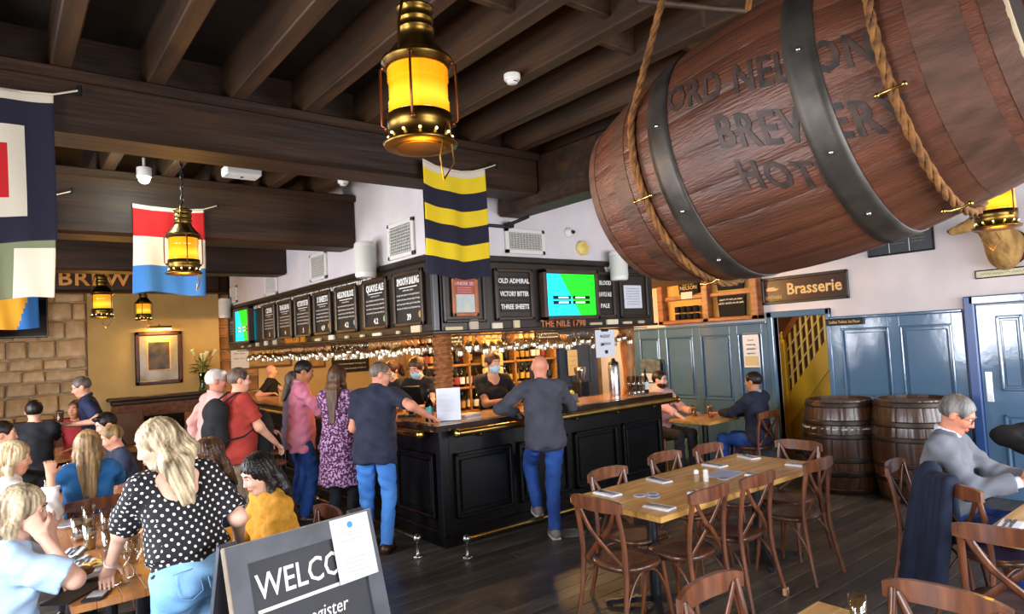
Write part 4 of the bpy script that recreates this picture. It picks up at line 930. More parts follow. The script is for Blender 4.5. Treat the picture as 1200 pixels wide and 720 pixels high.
# slings: rope loops round the barrel going up to the ceiling
def sling(t, lab):
    s = thing('rope_sling', lab, 'rope'); rr = barrel_r(t, .45, .34)+.014; C = BC+_a*(t*HL); pts = []; sg = 1 if t > 0 else -1
    top_l = BC+_a*(.12*sg)+_u*-.1; top_l.z = 3.93; top_r = BC+_a*(.12*sg)+_u*.1; top_r.z = 3.93
    for k in range(8): pts.append(top_l.lerp(C+_u*-rr*math.cos(R(25))+_w*rr*math.sin(R(25)), k/8))
    for k in range(33): a = R(25-230*k/32); pts.append(C-_u*rr*math.cos(a)+_w*rr*math.sin(a))
    for k in range(1, 9): pts.append((C+_u*rr*math.cos(R(25))+_w*rr*math.sin(R(25))).lerp(top_r, k/8))
    # three twisted strands
    for q in range(3):
        st_ = []; L = 0
        dens = []
        for i in range(len(pts)-1):
            n = max(1, int((pts[i+1]-pts[i]).length/.012))
            for k in range(n): dens.append(pts[i].lerp(pts[i+1], k/n))
        for i in range(len(dens)-1):
            d = (dens[i+1]-dens[i]).normalized(); x = d.cross(Vector((0.3, .9, .1))).normalized(); y = d.cross(x); ph = i*.55+q*2*PI/3
            st_.append(dens[i]+x*math.cos(ph)*.0066+y*math.sin(ph)*.0066)
        MB().tube(st_, .0074, 5).build('strand', M_rope, s)
    for a in (-18, -75):
        p = C-_u*(rr+.012)*math.cos(R(a))+_w*(rr+.012)*math.sin(R(a)); dd = _a
        MB().tube([p-dd*.03, p-dd*.015+(p-C).normalized()*.006, p+dd*.015+(p-C).normalized()*.006, p+dd*.03], .004, 6).ell(p-dd*.033, (.008, .008, .008), 8, 5).ell(p+dd*.033, (.008, .008, .008), 8, 5).build('saddle_clip', M_brass, s)
sling(.57, 'thick rope sling round the far end of the hanging barrel'); sling(-.62, 'thick rope sling round the near end of the hanging barrel')
# floor barrels
M_darkoak = mat('dark_barrel_oak', '#2c1a10', '#4f3320', 6, (3, 3, .5), rough=.3, coat=.2, bump=.15, bscale=12, c3='#3b2416'); M_bhead = mat('barrel_head', '#6a4a28', '#86622f', 6, rough=.5); M_hoopdk = mat('dark_hoop', '#1e1610', '#33271d', 8, rough=.4, metal=.4)
FB = barrel('floor_barrel', 'dark oak barrel by the yellow stair doorway with a worn pale hoop line', 1.04, .425, .36, M_darkoak, 20, [(-.97, -.86), (-.6, -.48), (-.3, -.2), (.2, .3), (.48, .6), (.86, .97)], M_hoopdk, M_bhead)
FB.location = (7.68, 3.62, .52)
F2 = dup(FB, (7.72, 2.86, .535), 1.0, 'dark oak barrel behind the grey haired man'); F2.scale = (1.03, 1.03, 1.03)
MB().cyl((-.428, -.0, -.09), (-.42, 0, -.09), .022, n=14).build('bung_hole', mat('black_hole', '#050404'), FB).rotation_euler = (0, 0, R(38))
wl = MB(); r = random.Random(8)
for i in range(34):
    a = R(120+4.2*i); 
    if r.random() < .7:
        rr = barrel_r(.42, .425, .36)+.004; p = [(rr*math.cos(a+R(q*4)), rr*math.sin(a+R(q*4)), .42*.52+r.uniform(-.006, .006)) for q in (0, 1)]; wl.bar(p[0], p[1], .004, r.uniform(.006, .022))
wl.build('worn_edge', mat('worn_pale', '#b7aca0', rough=.6), FB)

# ------------------------------------------------------------------ sandwich board
M_board = mat('board_paint_grey', '#3a3c42', '#4a4d55', 6, rough=.5, bump=.1); M_bslate = mat('board_slate', '#26272b', '#303238', 5, rough=.6); M_edge = mat('board_edge_wood', '#6d6255', '#8a7c6a', 12, rough=.7)
sb = thing('sandwich_board', 'grey chalk sandwich board reading welcome in the foreground', 'sandwich board', (1.11, 3.04, 0), R(10))
BW, BH, BYO = .74, 1.09, .3
up = Vector((0, BYO, BH)).normalized(); nr = Vector((1, 0, 0)).cross(up); Lp = math.hypot(BYO, BH)
def onb(u, v, d=0): return Vector((u, -BYO, 0))+up*v+nr*d
def slab(u0, v0, u1, v1, d0, d1, name, m):
    mb = MB(); vs = [onb(u, v, d) for d in (d0, d1) for u, v in ((u0, v0), (u1, v0), (u1, v1), (u0, v1))]
    mb.add(vs, [(3, 2, 1, 0), (4, 5, 6, 7), (0, 1, 5, 4), (1, 2, 6, 5), (2, 3, 7, 6), (3, 0, 4, 7)]); return mb.build(name, m, sb)
h = BW/2; fwid = .085
slab(-h, 0, -h+fwid, Lp, -.02, .015, 'stile', M_board); slab(h-fwid, 0, h, Lp, -.02, .015, 'stile', M_board)
slab(-h+fwid, Lp-fwid, h-fwid, Lp, -.02, .0149, 'top_rail', M_board); slab(-h+fwid, .1, h-fwid, .1+fwid, -.02, .0149, 'bottom_rail', M_board)
slab(-h+fwid, .1, h-fwid, Lp-fwid+.005, -.012, .002, 'slate', M_bslate)
slab(-h-.004, 0, -h, Lp, -.02, .016, 'worn_edge', M_edge); slab(-h, Lp, h, Lp+.004, -.02, .014, 'worn_edge', M_edge)
up2 = Vector((0, -BYO, BH)).normalized()
for u0, u1 in ((-h, -h+fwid), (h-fwid, h)):
    a = Vector(((u0+u1)/2, BYO+.05, 0)); MB().bar(a, a+up2*Lp, .085, .03, up=(0, 1, 0)).build('rear_leg', M_board, sb)
MB().bar((-h, BYO*.5+.05, .52), (h, BYO*.5+.05, .52), .02, .5, up=up2).build('rear_panel', M_iron, sb)
text('WELCOME', .15, onb(-.262, Lp-.2, .004), (1, .0, .0), up, M_chalk, sb, sx=.8, bold=.001, shear=.05, align='LEFT')
slab(-.265, Lp-.3, .24, Lp-.285, .002, .004, 'chalk_underline', M_chalk)
text('to register', .085, onb(.0, Lp-.385, .004), (1, 0, 0), up, M_chalk, sb, shear=.2, sx=.86)
#text('check', .088, onb(.14, Lp-.49, .004), (1, .0, .0), up, M_chalk, sb, shear=.2)
slab(.13, Lp-.3, .345, Lp-.005, .0155, .019, 'paper_sheet', M_paper)
bd_ = MB().cyl(onb(.235, Lp-.045, .019), onb(.235, Lp-.045, .0205), .015, n=16).build('blue_badge', mat('badge_bright_blue', '#2b86c4'), sb)
s = MB(); [scribble(s, onb(.17, Lp-v, .0195), (1, 0, 0), up, w, .005, 300+i) for i, (v, w) in enumerate(((.08, .12), (.092, .11), (.115, .12), (.2, .13), (.22, .12), (.24, .14), (.26, .13)))]; s.build('small_print', mat('grey_ink', '#8d93a6'), sb)
# ------------------------------------------------------------------ ship lanterns
def amber_mat():
    m = bpy.data.materials.new('amber_lens'); m.use_nodes = True; nt = m.node_tree; b = nt.nodes['Principled BSDF']
    b.inputs['Base Color'].default_value = lin('#d98a10'); b.inputs['Roughness'].default_value = .12; b.inputs['Coat Weight'].default_value = .6
    tc = nt.nodes.new('ShaderNodeTexCoord'); sp = nt.nodes.new('ShaderNodeSeparateXYZ'); nt.links.new(tc.outputs['Object'], sp.inputs[0])
    r = nt.nodes.new('ShaderNodeValToRGB'); mr = nt.nodes.new('ShaderNodeMapRange'); mr.inputs[1].default_value = -.1; mr.inputs[2].default_value = .1
    nt.links.new(sp.outputs[2], mr.inputs[0]); nt.links.new(mr.outputs[0], r.inputs[0]); e = r.color_ramp.elements
    e[0].color = lin('#e88c08'); e[1].color = lin('#d07808'); k = e.new(.3); k.color = lin('#ffd83c'); k = e.new(.6); k.color = lin('#e08608')
    nt.links.new(r.outputs[0], b.inputs['Emission Color']); b.inputs['Emission Strength'].default_value = .8
    return m
M_amber = amber_mat(); M_bulb = mat('lamp_bulb', '#fff3b0', emit='#ffe88a', estr=4)
def lantern_proto():
    t = thing('ship_lantern', 'x', 'lantern')
    MB().lathe([(.001, -.232), (.09, -.232), (.15, -.228), (.155, -.215), (.13, -.205), (.13, -.15), (.134, -.145), (.134, -.1), (.125, -.1)], 32).build('base_collar', M_brassold, t)
    MB().lathe([(.095, -.2335), (.1, -.236), (.105, -.2335)], 28, caps=False).build('base_ring', M_brassold, t)
    pr = []; z = -.1
    for i in range(13):
        big = i < 4 or i > 8; pr += [(.121, z), (.127 if big else .123, z+.0077)]; z += .0154
    MB().lathe(pr+[(.121, .1)], 32, caps=False).build('amber_glass', M_amber, t)
    MB().lathe([(.124, .098), (.138, .1), (.14, .118), (.148, .122), (.148, .134), (.135, .14), (.12, .16), (.078, .215), (.072, .225), (.072, .26), (.078, .263), (.078, .272), (.07, .276), (.07, .3), (.076, .304), (.076, .312), (.07, .316), (.07, .345), (.08, .35), (.08, .36), (.05, .375), (.001, .38)], 32).build('chimney', M_brassold, t)
    for k in range(4):
        a = R(20+90*k); c, s_ = math.cos(a), math.sin(a)
        MB().tube([(.14*c, .14*s_, .115), (.158*c, .158*s_, .11), (.16*c, .16*s_, 0), (.158*c, .158*s_, -.13), (.135*c, .135*s_, -.14)], .0055, 6).ell((.142*c, .142*s_, .115), (.014, .014, .012), 8, 5).ell((.138*c, .138*s_, -.142), (.014, .014, .012), 8, 5).build('guard_rod', mat('copper_rod', '#6e3f22', rough=.35, metal=.8), t)
    MB().tube([(-.14, 0, .13), (-.13, 0, .25), (-.09, 0, .38), (0, 0, .44), (.09, 0, .38), (.13, 0, .25), (.14, 0, .13)], .006, 6).build('carry_bail', M_brassold, t)
    MB().tube([(-.012, -.13, -.15), (-.06, -.12, -.3), (0, -.1, -.38), (.06, -.12, -.3), (.012, -.13, -.15)], .004, 6).build('lower_bail', M_brassold, t)
    for k in range(12): a = 2*PI*k/12; MB().ell((.131*math.cos(a), .131*math.sin(a), -.185), (.006, .006, .006), 6, 4).build('vent_hole', M_bulb, t)
    return t
LP = lantern_proto(); _lf = [True]
def lantern(p, s, rz, lab, top=3.95, power=14):
    l = LP if _lf[0] else dup(LP); _lf[0] = False; l.location = p; l.rotation_euler = (0, 0, rz); l.scale = (s, s, s); tag(l, lab, 'lantern')
    n = max(2, int((top-p[2]-.44*s)/.05)); ch = MB(); z0 = .44
    for i in range(n):
        z = z0+(top-p[2])/s*0+((top-p[2])/s-.44)*(i+.5)/n; L = ((top-p[2])/s-.44)/n*.66
        ch.tube([(L*.0+(.012*math.cos(q) if i % 2 else 0), (0 if i % 2 else .012*math.cos(q)), z+L*math.sin(q)) for q in [2*PI*k/8 for k in range(8)]], .004, 5, closed=True)
    ch.build('chain', M_iron, l)
    point('lantern_glow', (p[0], p[1], p[2]-.45*s), power, '#ffb43c', .08)
    return l
lantern((1.28, 2.11, 2.87), .92, .5, 'large brass ship lantern glowing amber in the foreground', 3.97, 8)
lantern((1.3, 6.2, 2.86), .96, 1.2, 'brass ship lantern in front of the red white and blue flag', 3.97)
lantern((1.15, 10.4, 2.74), .95, .3, 'amber ship lantern below the brewery lettering', 3.97)
lantern((1.85, 11.7, 2.73), .8, .9, 'amber ship lantern above the framed picture', 3.97)
lantern((5.78, 1.48, 2.77), 1.0, 2.2, 'amber ship lantern at the right edge in front of the deer head', 3.97)

# ------------------------------------------------------------------ signal flags
def cloth_mat(name, c): return mat(name, c, rough=.9, bump=.12, bscale=120)
FY, FN, FW, FR, FB_, FG = cloth_mat('flag_yellow', '#d9bc1c'), cloth_mat('flag_navy', '#1b1a2c'), cloth_mat('flag_white', '#c9c1ae'), cloth_mat('flag_red', '#b3181c'), cloth_mat('flag_blue', '#2f69a8'), cloth_mat('flag_grey_green', '#6e7458')
def flag(lab, o, x, w, h, fn, mats, seed, sag=.03, nu=36, nv=48, amp=.025, cord=.13):
    """hanging flag: top left corner o, width along x; fn(u,v)->material index"""
    o, x = Vector(o), Vector(x).normalized(); n = x.cross(Vector((0, 0, -1))).normalized(); r = random.Random(seed); p1, p2 = r.uniform(0, 6), r.uniform(0, 6)
    t = thing('signal_flag', lab, 'flag', o)
    def pt(u, v):
        a = amp*(.25+v); return x*(w*u+.012*math.sin(3*v+p1)*v)+Vector((0, 0, -h*v-sag*4*u*(1-u)*(1-v)-.02*v*math.sin(5*u+p2)))+n*(a*math.sin(9*u+p1+1.4*v)+a*.6*math.sin(17*u-2*v+p2))
    mb = MB().grid(pt, nu, nv); me = mb.mesh('cloth', mats[0])
    for m in mats[1:]: me.materials.append(m)
    for j in range(nv):
        for i in range(nu): me.polygons[j*nu+i].material_index = fn((i+.5)/nu, (j+.5)/nv)
    ob = bpy.data.objects.new('cloth', me); COL.objects.link(ob); ob.parent = t
    so = ob.modifiers.new('thickness', 'SOLIDIFY'); so.thickness = .003
    MB().tube([pt(0, 0), pt(.2, 0), pt(.4, 0), pt(.6, 0), pt(.8, 0), pt(1, 0), pt(1, 0)+x*cord+Vector((0, 0, .05))], .006, 6).build('hoist_cord', FW, t)
    MB().cyl(pt(1, 0)+x*cord+Vector((0, 0, .02)), pt(1, 0)+x*cord+Vector((0, 0, .08)), .012, n=8).build('toggle', M_iron, t)
    return t
flag('yellow and navy striped flag hanging from the nearest beam', (2.77, 4.55, 3.44), (1, 0, 0), .63, .97, lambda u, v: 2 if v < .06 else (int((v-.06)/.94*6) % 2), [FY, FN, FW], 1, .06)
flag('navy bordered flag with white and red squares at the left edge', (-.44, 4.55, 3.49), (1, 0, 0), .72, .88, lambda u, v: 1 if v < .06 else (2 if (.36 < u < .69 and .36 < v < .7) else (1 if (.19 < u < .81 and .22 < v < .84) else 0)), [FN, FW, FR], 2, .02)
flag('red white and blue banded flag behind the second lantern', (1.02, 6.9, 3.38), (1, 0, 0), .62, .85, lambda u, v: 1 if v < .05 else (0 if v < .36 else (1 if v < .68 else 2)), [FR, FW, FB_], 3, .02)
flag('pale flag with grey green cross below the navy bordered flag', (-.32, 6.9, 3.4), (1, 0, 0), .74, .92, lambda u, v: 1 if (.38 < u < .6 or .3 < v < .52 or v > 1.1) else 0, [FW, FG], 4, .02)
flag('yellow and blue flag low at the left edge before the stone wall', (-.35, 9.232, 3.3), (1, 0, 0), .75, .95, lambda u, v: 1 if u+v*.4 > 1.12 else 0, [cloth_mat('flag_gold', '#c48a1c'), FB_], 5, .02)

# ------------------------------------------------------------------ wall things above the bar
def vent(loc, rz, w, h, lab):
    t = thing('air_vent', lab, 'air vent', loc, rz); f = MB(); u = .045
    for (a, z0, c, z1) in ((-w/2, -h/2, w/2, -h/2+u), (-w/2, h/2-u, w/2, h/2), (-w/2, -h/2, -w/2+u, h/2), (w/2-u, -h/2, w/2, h/2)): f.cbox((a, -.03, z0), (c, 0, z1), .006)
    f.build('frame', M_wplast, t); MB().span((-w/2+u, -.004, -h/2+u), (w/2-u, 0, h/2-u)).build('duct', mat('duct_dark', '#55565a', rough=.8), t)
    n = 9; k = MB().box((0, 0, 0), (w-2*u, .018, .006), (R(35), 0, 0)).mesh('louvre', M_wplast); k2 = MB().box((0, 0, 0), (.004, .012, h-2*u)).mesh('grille_bar', M_wplast)
    for i in range(n): o = bpy.data.objects.new('louvre', k); COL.objects.link(o); o.parent = t; o.location = (0, -.014, -h/2+u+(h-2*u)*(i+.5)/n)
    for i in range(11): o = bpy.data.objects.new('grille_bar', k2); COL.objects.link(o); o.parent = t; o.location = (-w/2+u+(w-2*u)*(i+.5)/11, -.02, 0)
vent((4.45, BY-.001, 2.96), 0, .54, .27, 'white louvred vent on the wall right of the striped flag')
vent((BX-.001, 5.88, 3.01), -PI/2, .54, .38, 'white louvred vent by the white wall corner'); vent((BX-.001, 8.07, 3.0), -PI/2, .53, .36, 'white louvred vent left of the white speaker'); vent((BX-.001, 9.92, 2.96), -PI/2, .54, .34, 'white louvred vent under the third beam')
vent((BX-.001, 11.9, 2.98), -PI/2, .4, .3, 'white louvred vent at the far end of the white wall')
def speaker(loc, rz, lab, s=1):
    t = thing('wall_speaker', lab, 'speaker', loc, rz); t.scale = (s, s, s)
    MB().lathe([(.1, -.19), (.115, -.17), (.115, .17), (.1, .19)], 20, (0, -.17, 0)).build('cabinet', M_wplast, t)
    MB().lathe([(.117, -.14), (.117, .14)], 20, (0, -.172, 0), caps=False).build('grille', mat('speaker_grille', '#c3c4bd', rough=.7), t)
    MB().bar((0, 0, 0), (0, -.1, 0), .04, .05).cyl((0, 0, 0), (0, -.02, 0), .075, n=16).build('bracket', M_wplast, t)
speaker((BX, 6.45, 2.86), R(-75), 'white wall speaker above the left menu boards'); speaker((5.72, BY, 2.72), R(10), 'white wall speaker beside the hanging barrel', .9); speaker((BX, 12.1, 2.75), R(-60), 'white wall speaker at the far end of the canopy', .9)
def small(name, lab, cat, loc, parts, rot=None):
    t = thing(name, lab, cat, loc)
    if rot: t.rotation_euler = rot
    for pn, mb, m in parts: mb.build(pn, m, t)
    return t
small('security_camera', 'small white dome camera on the wall above the screen', 'camera', (5.1, BY, 3.1), [('base', MB().lathe([(.06, 0), (.06, .02), (.045, .035), (.03, .07), (.001, .08)], 16, (0, 0, 0), (0, -1, 0)), M_wplast), ('lens', MB().cyl((0, -.07, 0), (0, -.1, -.01), .02), M_iron)])
small('wall_bell', 'cream round bell on the wall above the screen', 'bell', (5.3, BY, 2.93), [('gong', MB().lathe([(.085, 0), (.085, .04), (.07, .05)], 24, (0, 0, 0), (0, -1, 0)), mat('cream_plastic', '#d8c27a', rough=.4)), ('face', MB().lathe([(.06, .05), (.05, .056), (.001, .057)], 24, (0, 0, 0), (0, -1, 0)), mat('bell_face', '#cfb45c', rough=.4))])
for p, l in (((2.72, 3.28, 3.66), 'white smoke detector on the joist beside the foreground lantern'), ((2.86, 6.3, 3.66), 'white smoke detector near the white wall under the joists')):
    small('smoke_detector', l, 'smoke detector', p, [('base', MB().lathe([(.055, .02), (.055, -.01), (.05, -.02)], 20), M_wplast), ('sensor', MB().lathe([(.04, -.02), (.034, -.04), (.001, -.043)], 20), M_wplast), ('slot', MB().box((0, -.034, -.032), (.03, .006, .006)), M_iron)])
small('exit_light', 'flat white emergency light box between the beams', 'light fitting', (1.84, 6.3, 3.62), [('box', MB().cbox((-.16, -.1, -.03), (.16, .1, .06), .012), M_wplast), ('sensor', MB().cyl((0, 0, -.03), (0, 0, -.038), .012), M_iron)])
M_white_e = mat('spot_glow', '#f4fff6', emit='#eafff2', estr=30)
small('ceiling_spotlight', 'bright white ceiling spotlight between the first two beams', 'lamp', (1.04, 6.4, 3.52), [('stem', MB().cyl((0, 0, .08), (0, 0, .17), .012), M_wplast), ('housing', MB().lathe([(.06, .08), (.06, 0), (.05, 0)], 18), M_wplast), ('lens', MB().ell((0, 0, -.015), (.045, .045, .045), 14, 8), M_white_e)])
point('spotlight_glow', (1.04, 6.4, 3.42), 12, '#eafff2', .05)
pp = MB().tube([(2.6, 2.1, 3.62), (3.0, 1.9, 3.6), (4.05, 1.45, 3.62)], .018, 8).tube([(2.95, 1.95, 3.6), (2.95, 1.95, 3.5)], .012, 6).build('ceiling_pipe', M_joist); tag(pp, 'dark conduit pipe crossing under the joists by the barrel rope', 'pipe')
small('black_conduit', 'black conduit run under the cross beam beside the vent', 'conduit', (4.2, 5.2, 3.12), [('pipe', MB().tube([(-.35, .08, -.02), (-.05, .08, -.02), (.05, .0, .02), (.06, -.2, .04)], .018, 8), M_iron), ('junction_box', MB().cbox((-.04, -.0, -.04), (.04, .08, .02), .01), M_iron)])

# ------------------------------------------------------------------ far left wall
pc = thing('framed_picture', 'large dark framed portrait under glass on the mustard chimney breast', 'picture', (2.43, Y1-.125, 1.95)); w, h = .8, 1.0; f = MB(); u = .075
for (a, z0, c, z1) in ((-w/2, -h/2, w/2, -h/2+u), (-w/2, h/2-u, w/2, h/2), (-w/2, -h/2, -w/2+u, h/2), (w/2-u, -h/2, w/2, h/2)): f.cbox((a, -.05, z0), (c, 0, z1), .015)
f.build('frame', mat('dark_picture_frame', '#33160c', '#4a2212', 6, rough=.3), pc); MB().span((-w/2+u, -.02, -h/2+u), (w/2-u, 0, h/2-u)).build('mount', mat('picture_mount', '#857b62', '#968c74', 5, rough=.12), pc)
MB().span((-.2, -.024, -.24), (.2, -.018, .32)).build('gilt_slip', M_gold, pc); MB().span((-.18, -.027, -.22), (.18, -.02, .3)).build('painting', mat('dark_painting', '#1d1712', '#5c4a2c', 5, rough=.3), pc)
small('picture_light', 'brass picture light over the framed portrait', 'lamp', (2.43, Y1-.12, 2.5), [('arm', MB().tube([(0, 0, 0), (0, -.12, .08), (0, -.18, .03)], .01, 6), M_brass), ('shade', MB().cyl((-.2, -.19, .02), (.2, -.19, .02), .025), M_brass), ('tube', MB().cyl((-.19, -.19, -.012), (.19, -.19, -.012), .012), M_lampwarm)])
area('picture_light_glow', (2.43, Y1-.32, 2.47), (0, .35, -1), .4, .05, 7, '#ffd07a')
vz = thing('flower_vase', 'glass vase of white lilies on the mantel shelf', 'vase', (3.16, Y1-.24, 1.26)); MB().lathe([(.07, 0), (.075, .02), (.05, .15), (.07, .36), (.064, .36), (.045, .15), (.001, .01)], 16, caps=False).build('vase', thin_glass('vase_glass', '#a9c49a', .5), vz)
r = random.Random(4); M_leaf = mat('leaf_green', '#2c4a1e', '#4a6b2c', 9, rough=.5); M_stemg = mat('stem_green', '#5b7a35'); M_lily = mat('lily_white', '#dfe0c0', '#c9d0a0', 7, rough=.6)
for i in range(9):
    a = r.uniform(0, 2*PI); k = r.uniform(.08, .24); tip = Vector((k*math.cos(a), k*.3*math.sin(a), r.uniform(.52, .72))); MB().tube([(0, 0, .05), (tip.x*.3, tip.y*.3, .35), tip], .006, 5).build('stem', M_stemg, vz)
    d = (tip-Vector((0, 0, .3))).normalized(); MB().lathe([(.008, 0), (.02, .04), (.028, .08), (.045, .13), (.04, .135), (.001, .05)], 8, tip, d, caps=False).build('lily', M_lily, vz)
for i in range(26):
    a = r.uniform(0, 2*PI); z = r.uniform(.36, .56); d = Vector((math.cos(a), math.sin(a)*.3, r.uniform(-.2, .7))).normalized(); p = Vector((.05*math.cos(a), .05*math.sin(a), z)); L = r.uniform(.12, .22); s_ = d.cross(Vector((0, 0, 1))).normalized()
    MB().add([p, p+d*L*.5+s_*.025, p+d*L+Vector((0, 0, -.03)), p+d*L*.5-s_*.025], [(0, 1, 2, 3)]).build('leaf', M_leaf, vz)
tvl = small('television', 'black flat television on the stone wall at the left edge', 'screen', (.1, Y1-.16, 2.8), [('bezel', MB().cbox((-.66, -.08, -.4), (.62, -.02, .36), .01), mat('tv_black', '#0a0b0d', rough=.25)), ('panel', MB().span((-.64, -.083, -.37), (.6, -.078, .34)), mat('tv_glass', '#060708', rough=.08)), ('bracket', MB().cbox((-.1, -.02, -.1), (.1, .08, .1), .01), M_iron)])
# upholstered wall bench in front of the stone wall
bn = thing('wall_bench', 'brown wooden bench along the stone wall', 'bench', (.6, 12.6, 0)); MB().cbox((-1.2, -.2, .4), (1.4, .3, .48), .02).build('seat', M_stone2, bn); MB().cbox((-1.2, .25, .48), (1.4, .33, 1.05), .02).build('backrest', mat('bench_brown', '#4a3220', '#5c4029', 5, rough=.5), bn); MB().span((-1.15, -.1, 0), (1.35, .3, .4)).build('plinth', MATS['bench_brown'], bn)

# ------------------------------------------------------------------ right wall things
XW = X1-.001
def wsign(name, lab, cat, y0, y1, z0, z1, fm, bm_, d=.03, fw=.04, x=XW):
    """sign on the right wall between y0>y1 (image left to right); local x axis = reading direction"""
    t = thing(name, lab, cat, (x, (y0+y1)/2, (z0+z1)/2), -PI/2); w, h = y0-y1, z1-z0; f = MB()
    for (a, za, c, zb) in ((-w/2, -h/2, w/2, -h/2+fw), (-w/2, h/2-fw, w/2, h/2), (-w/2, -h/2, -w/2+fw, h/2), (w/2-fw, -h/2, w/2, h/2)): f.cbox((a, -d, za), (c, 0, zb), .008)
    f.build('frame', fm, t); MB().span((-w/2+fw*.8, -d*.5, -h/2+fw*.8), (w/2-fw*.8, 0, h/2-fw*.8)).build('board', bm_, t); return t, w, h, -d*.5-.001
X_, Z_ = (1, 0, 0), (0, 0, 1); M_signgold = mat('sign_cream_gold', '#d9b678', rough=.5)
t, w, h, d = wsign('brasserie_sign', 'dark painted sign reading Brasserie above the stair doorway', 'sign', 4.8, 3.64, 2.21, 2.57, mat('sign_frame_dark', '#2a2620', rough=.35), mat('sign_maroon', '#2b120f', '#3a1a14', 4, rough=.3))
text('Brasserie', .21, (.14, d, 0), X_, Z_, M_signgold, t, bold=.004, sx=.92); text('UPSTAIRS', .065, (-.41, d, -.09), X_, Z_, M_signgold, t, sx=.85)
MB().prism([(-.09, 0), (.05, 0), (.09, .03), (.03, .03), (.03, .05), (-.06, .05), (-.1, .03)], (-.41, d, 0), X_, Z_, (0, -.002, 0)).build('pointing_hand', M_signgold, t)
t, w, h, d = wsign('honour_board', 'dark slate plaque with pale writing below the barrel', 'plaque', 3.39, 2.68, 2.67, 3.2, M_iron, mat('slate_blue', '#232a31', '#2c343c', 4, rough=.4), fw=.02)
s = MB(); [scribble(s, (-w*.42+w*.3*c, d, h*.4-.035*k), X_, Z_, w*.2, .014, 400+k+30*c) for k in range(11) for c in range(3)]; s.build('roll_of_names', mat('pale_gold_text', '#9c9a80'), t)
for c in (-.16, .14): MB().box((w*c, d, 0), (.006, .002, h*.9)).build('divider', M_chalk, t)
t, w, h, d = wsign('nameplate', 'narrow cream nameplate under the deer head', 'plaque', 2.33, 1.75, 2.3, 2.39, M_iron, mat('cream_plate', '#b9b48f', '#cbc7a6', 12, rough=.5), fw=.012, d=.02)
s = MB(); scribble(s, (-w*.42, d, 0), X_, Z_, w*.8, .03, 500); s.build('faded_script', mat('faded_ink', '#8f8c6c'), t)
t, w, h, d = wsign('toilets_sign', 'small black sign on the blue panelling beside the stairs', 'sign', 3.94, 3.48, 1.885, 1.965, M_iron, M_slate, fw=.01, d=.02, x=XW-.045)
text('Ladies Toilets 1st Floor', .05, (0, d, 0), X_, Z_, M_signgold, t, sx=.78)
t, w, h, d = wsign('paper_notice', 'white paper notice on the blue panel above the man in navy', 'notice', 5.12, 4.88, 1.37, 1.84, M_paper, M_paper, fw=.005, d=.006, x=XW-.04)
for k, wd in enumerate(('Food', 'ordering', 'available', 'upstairs')): text(wd, .042, (0, d-.002, .14-.06*k), X_, Z_, M_ink, t)
MB().span((-w*.42, d-.003, -.21), (w*.42, d, -.08)).build('lower_strip', mat('strip_cream', '#b9ac84'), t)
# T shirt display case
dc = thing('display_case', 'orange wooden display case of black T shirts on the white wall', 'display case', (XW, 5.63, 2.03), -PI/2); M_case = mat('case_wood', '#6a3a1c', '#945830', 6, (1, 1, 4), rough=.4); M_caseback = mat('case_back', '#c9a45c', '#b98f48', 3, rough=.6); M_tshirt = mat('black_tshirt', '#0d0d10', rough=.9)
MB().span((-.83, -.02, 0), (.83, 0, .9)).build('back', M_caseback, dc)
for a in (-.85, -.04, .74): MB().cbox((a, -.16, 0), (a+.1, 0, .9), .01).build('post', M_case, dc)
for z in (0, .84): MB().cbox((-.85, -.16, z), (.84, 0, z+.06), .01).build('rail', M_case, dc)
for a, b in ((-.75, -.04), (.06, .74)): MB().cbox((a, -.1, .36), (b, -.02, .42), .006).build('shelf', M_case, dc)
MB().prism([(-.2, 0), (.2, 0), (.22, .3), (.1, .36), (-.1, .36), (-.22, .3)], (.4, -.06, .05), X_, Z_, (0, -.03, 0)).build('folded_shirt', M_tshirt, dc)
MB().prism([(-.2, 0), (.2, 0), (.24, .3), (-.24, .3)], (.4, -.06, .44), X_, Z_, (0, -.03, 0)).build('folded_shirt', M_tshirt, dc)
s = MB(); scribble(s, (.22, -.092, .3), X_, Z_, .36, .03, 701); scribble(s, (.2, -.092, .25), X_, Z_, .4, .03, 702); scribble(s, (.28, -.092, .5), X_, Z_, .24, .03, 703); s.build('shirt_print', M_chalk, dc)
MB().prism([(-.17, 0), (.17, 0), (.2, .38), (-.2, .38)], (-.3, -.06, .44), X_, Z_, (0, -.03, 0)).build('folded_shirt', M_tshirt, dc)
text('LORD', .08, (-.3, -.093, .6), X_, Z_, M_signgold, dc); text('NELSON', .08, (-.3, -.093, .53), X_, Z_, M_signgold, dc)
MB().box((-.33, -.1, .42), (.2, .01, .1)).build('price_ticket', M_paper, dc)
for k in range(8): MB().lathe([(.04, 0), (.045, .01), (.045, .08), (.04, .09)], 12, (-.52+.11*(k % 4), -.09, .06+.11*(k//4))).build('stubby_holder', M_tshirt, dc)
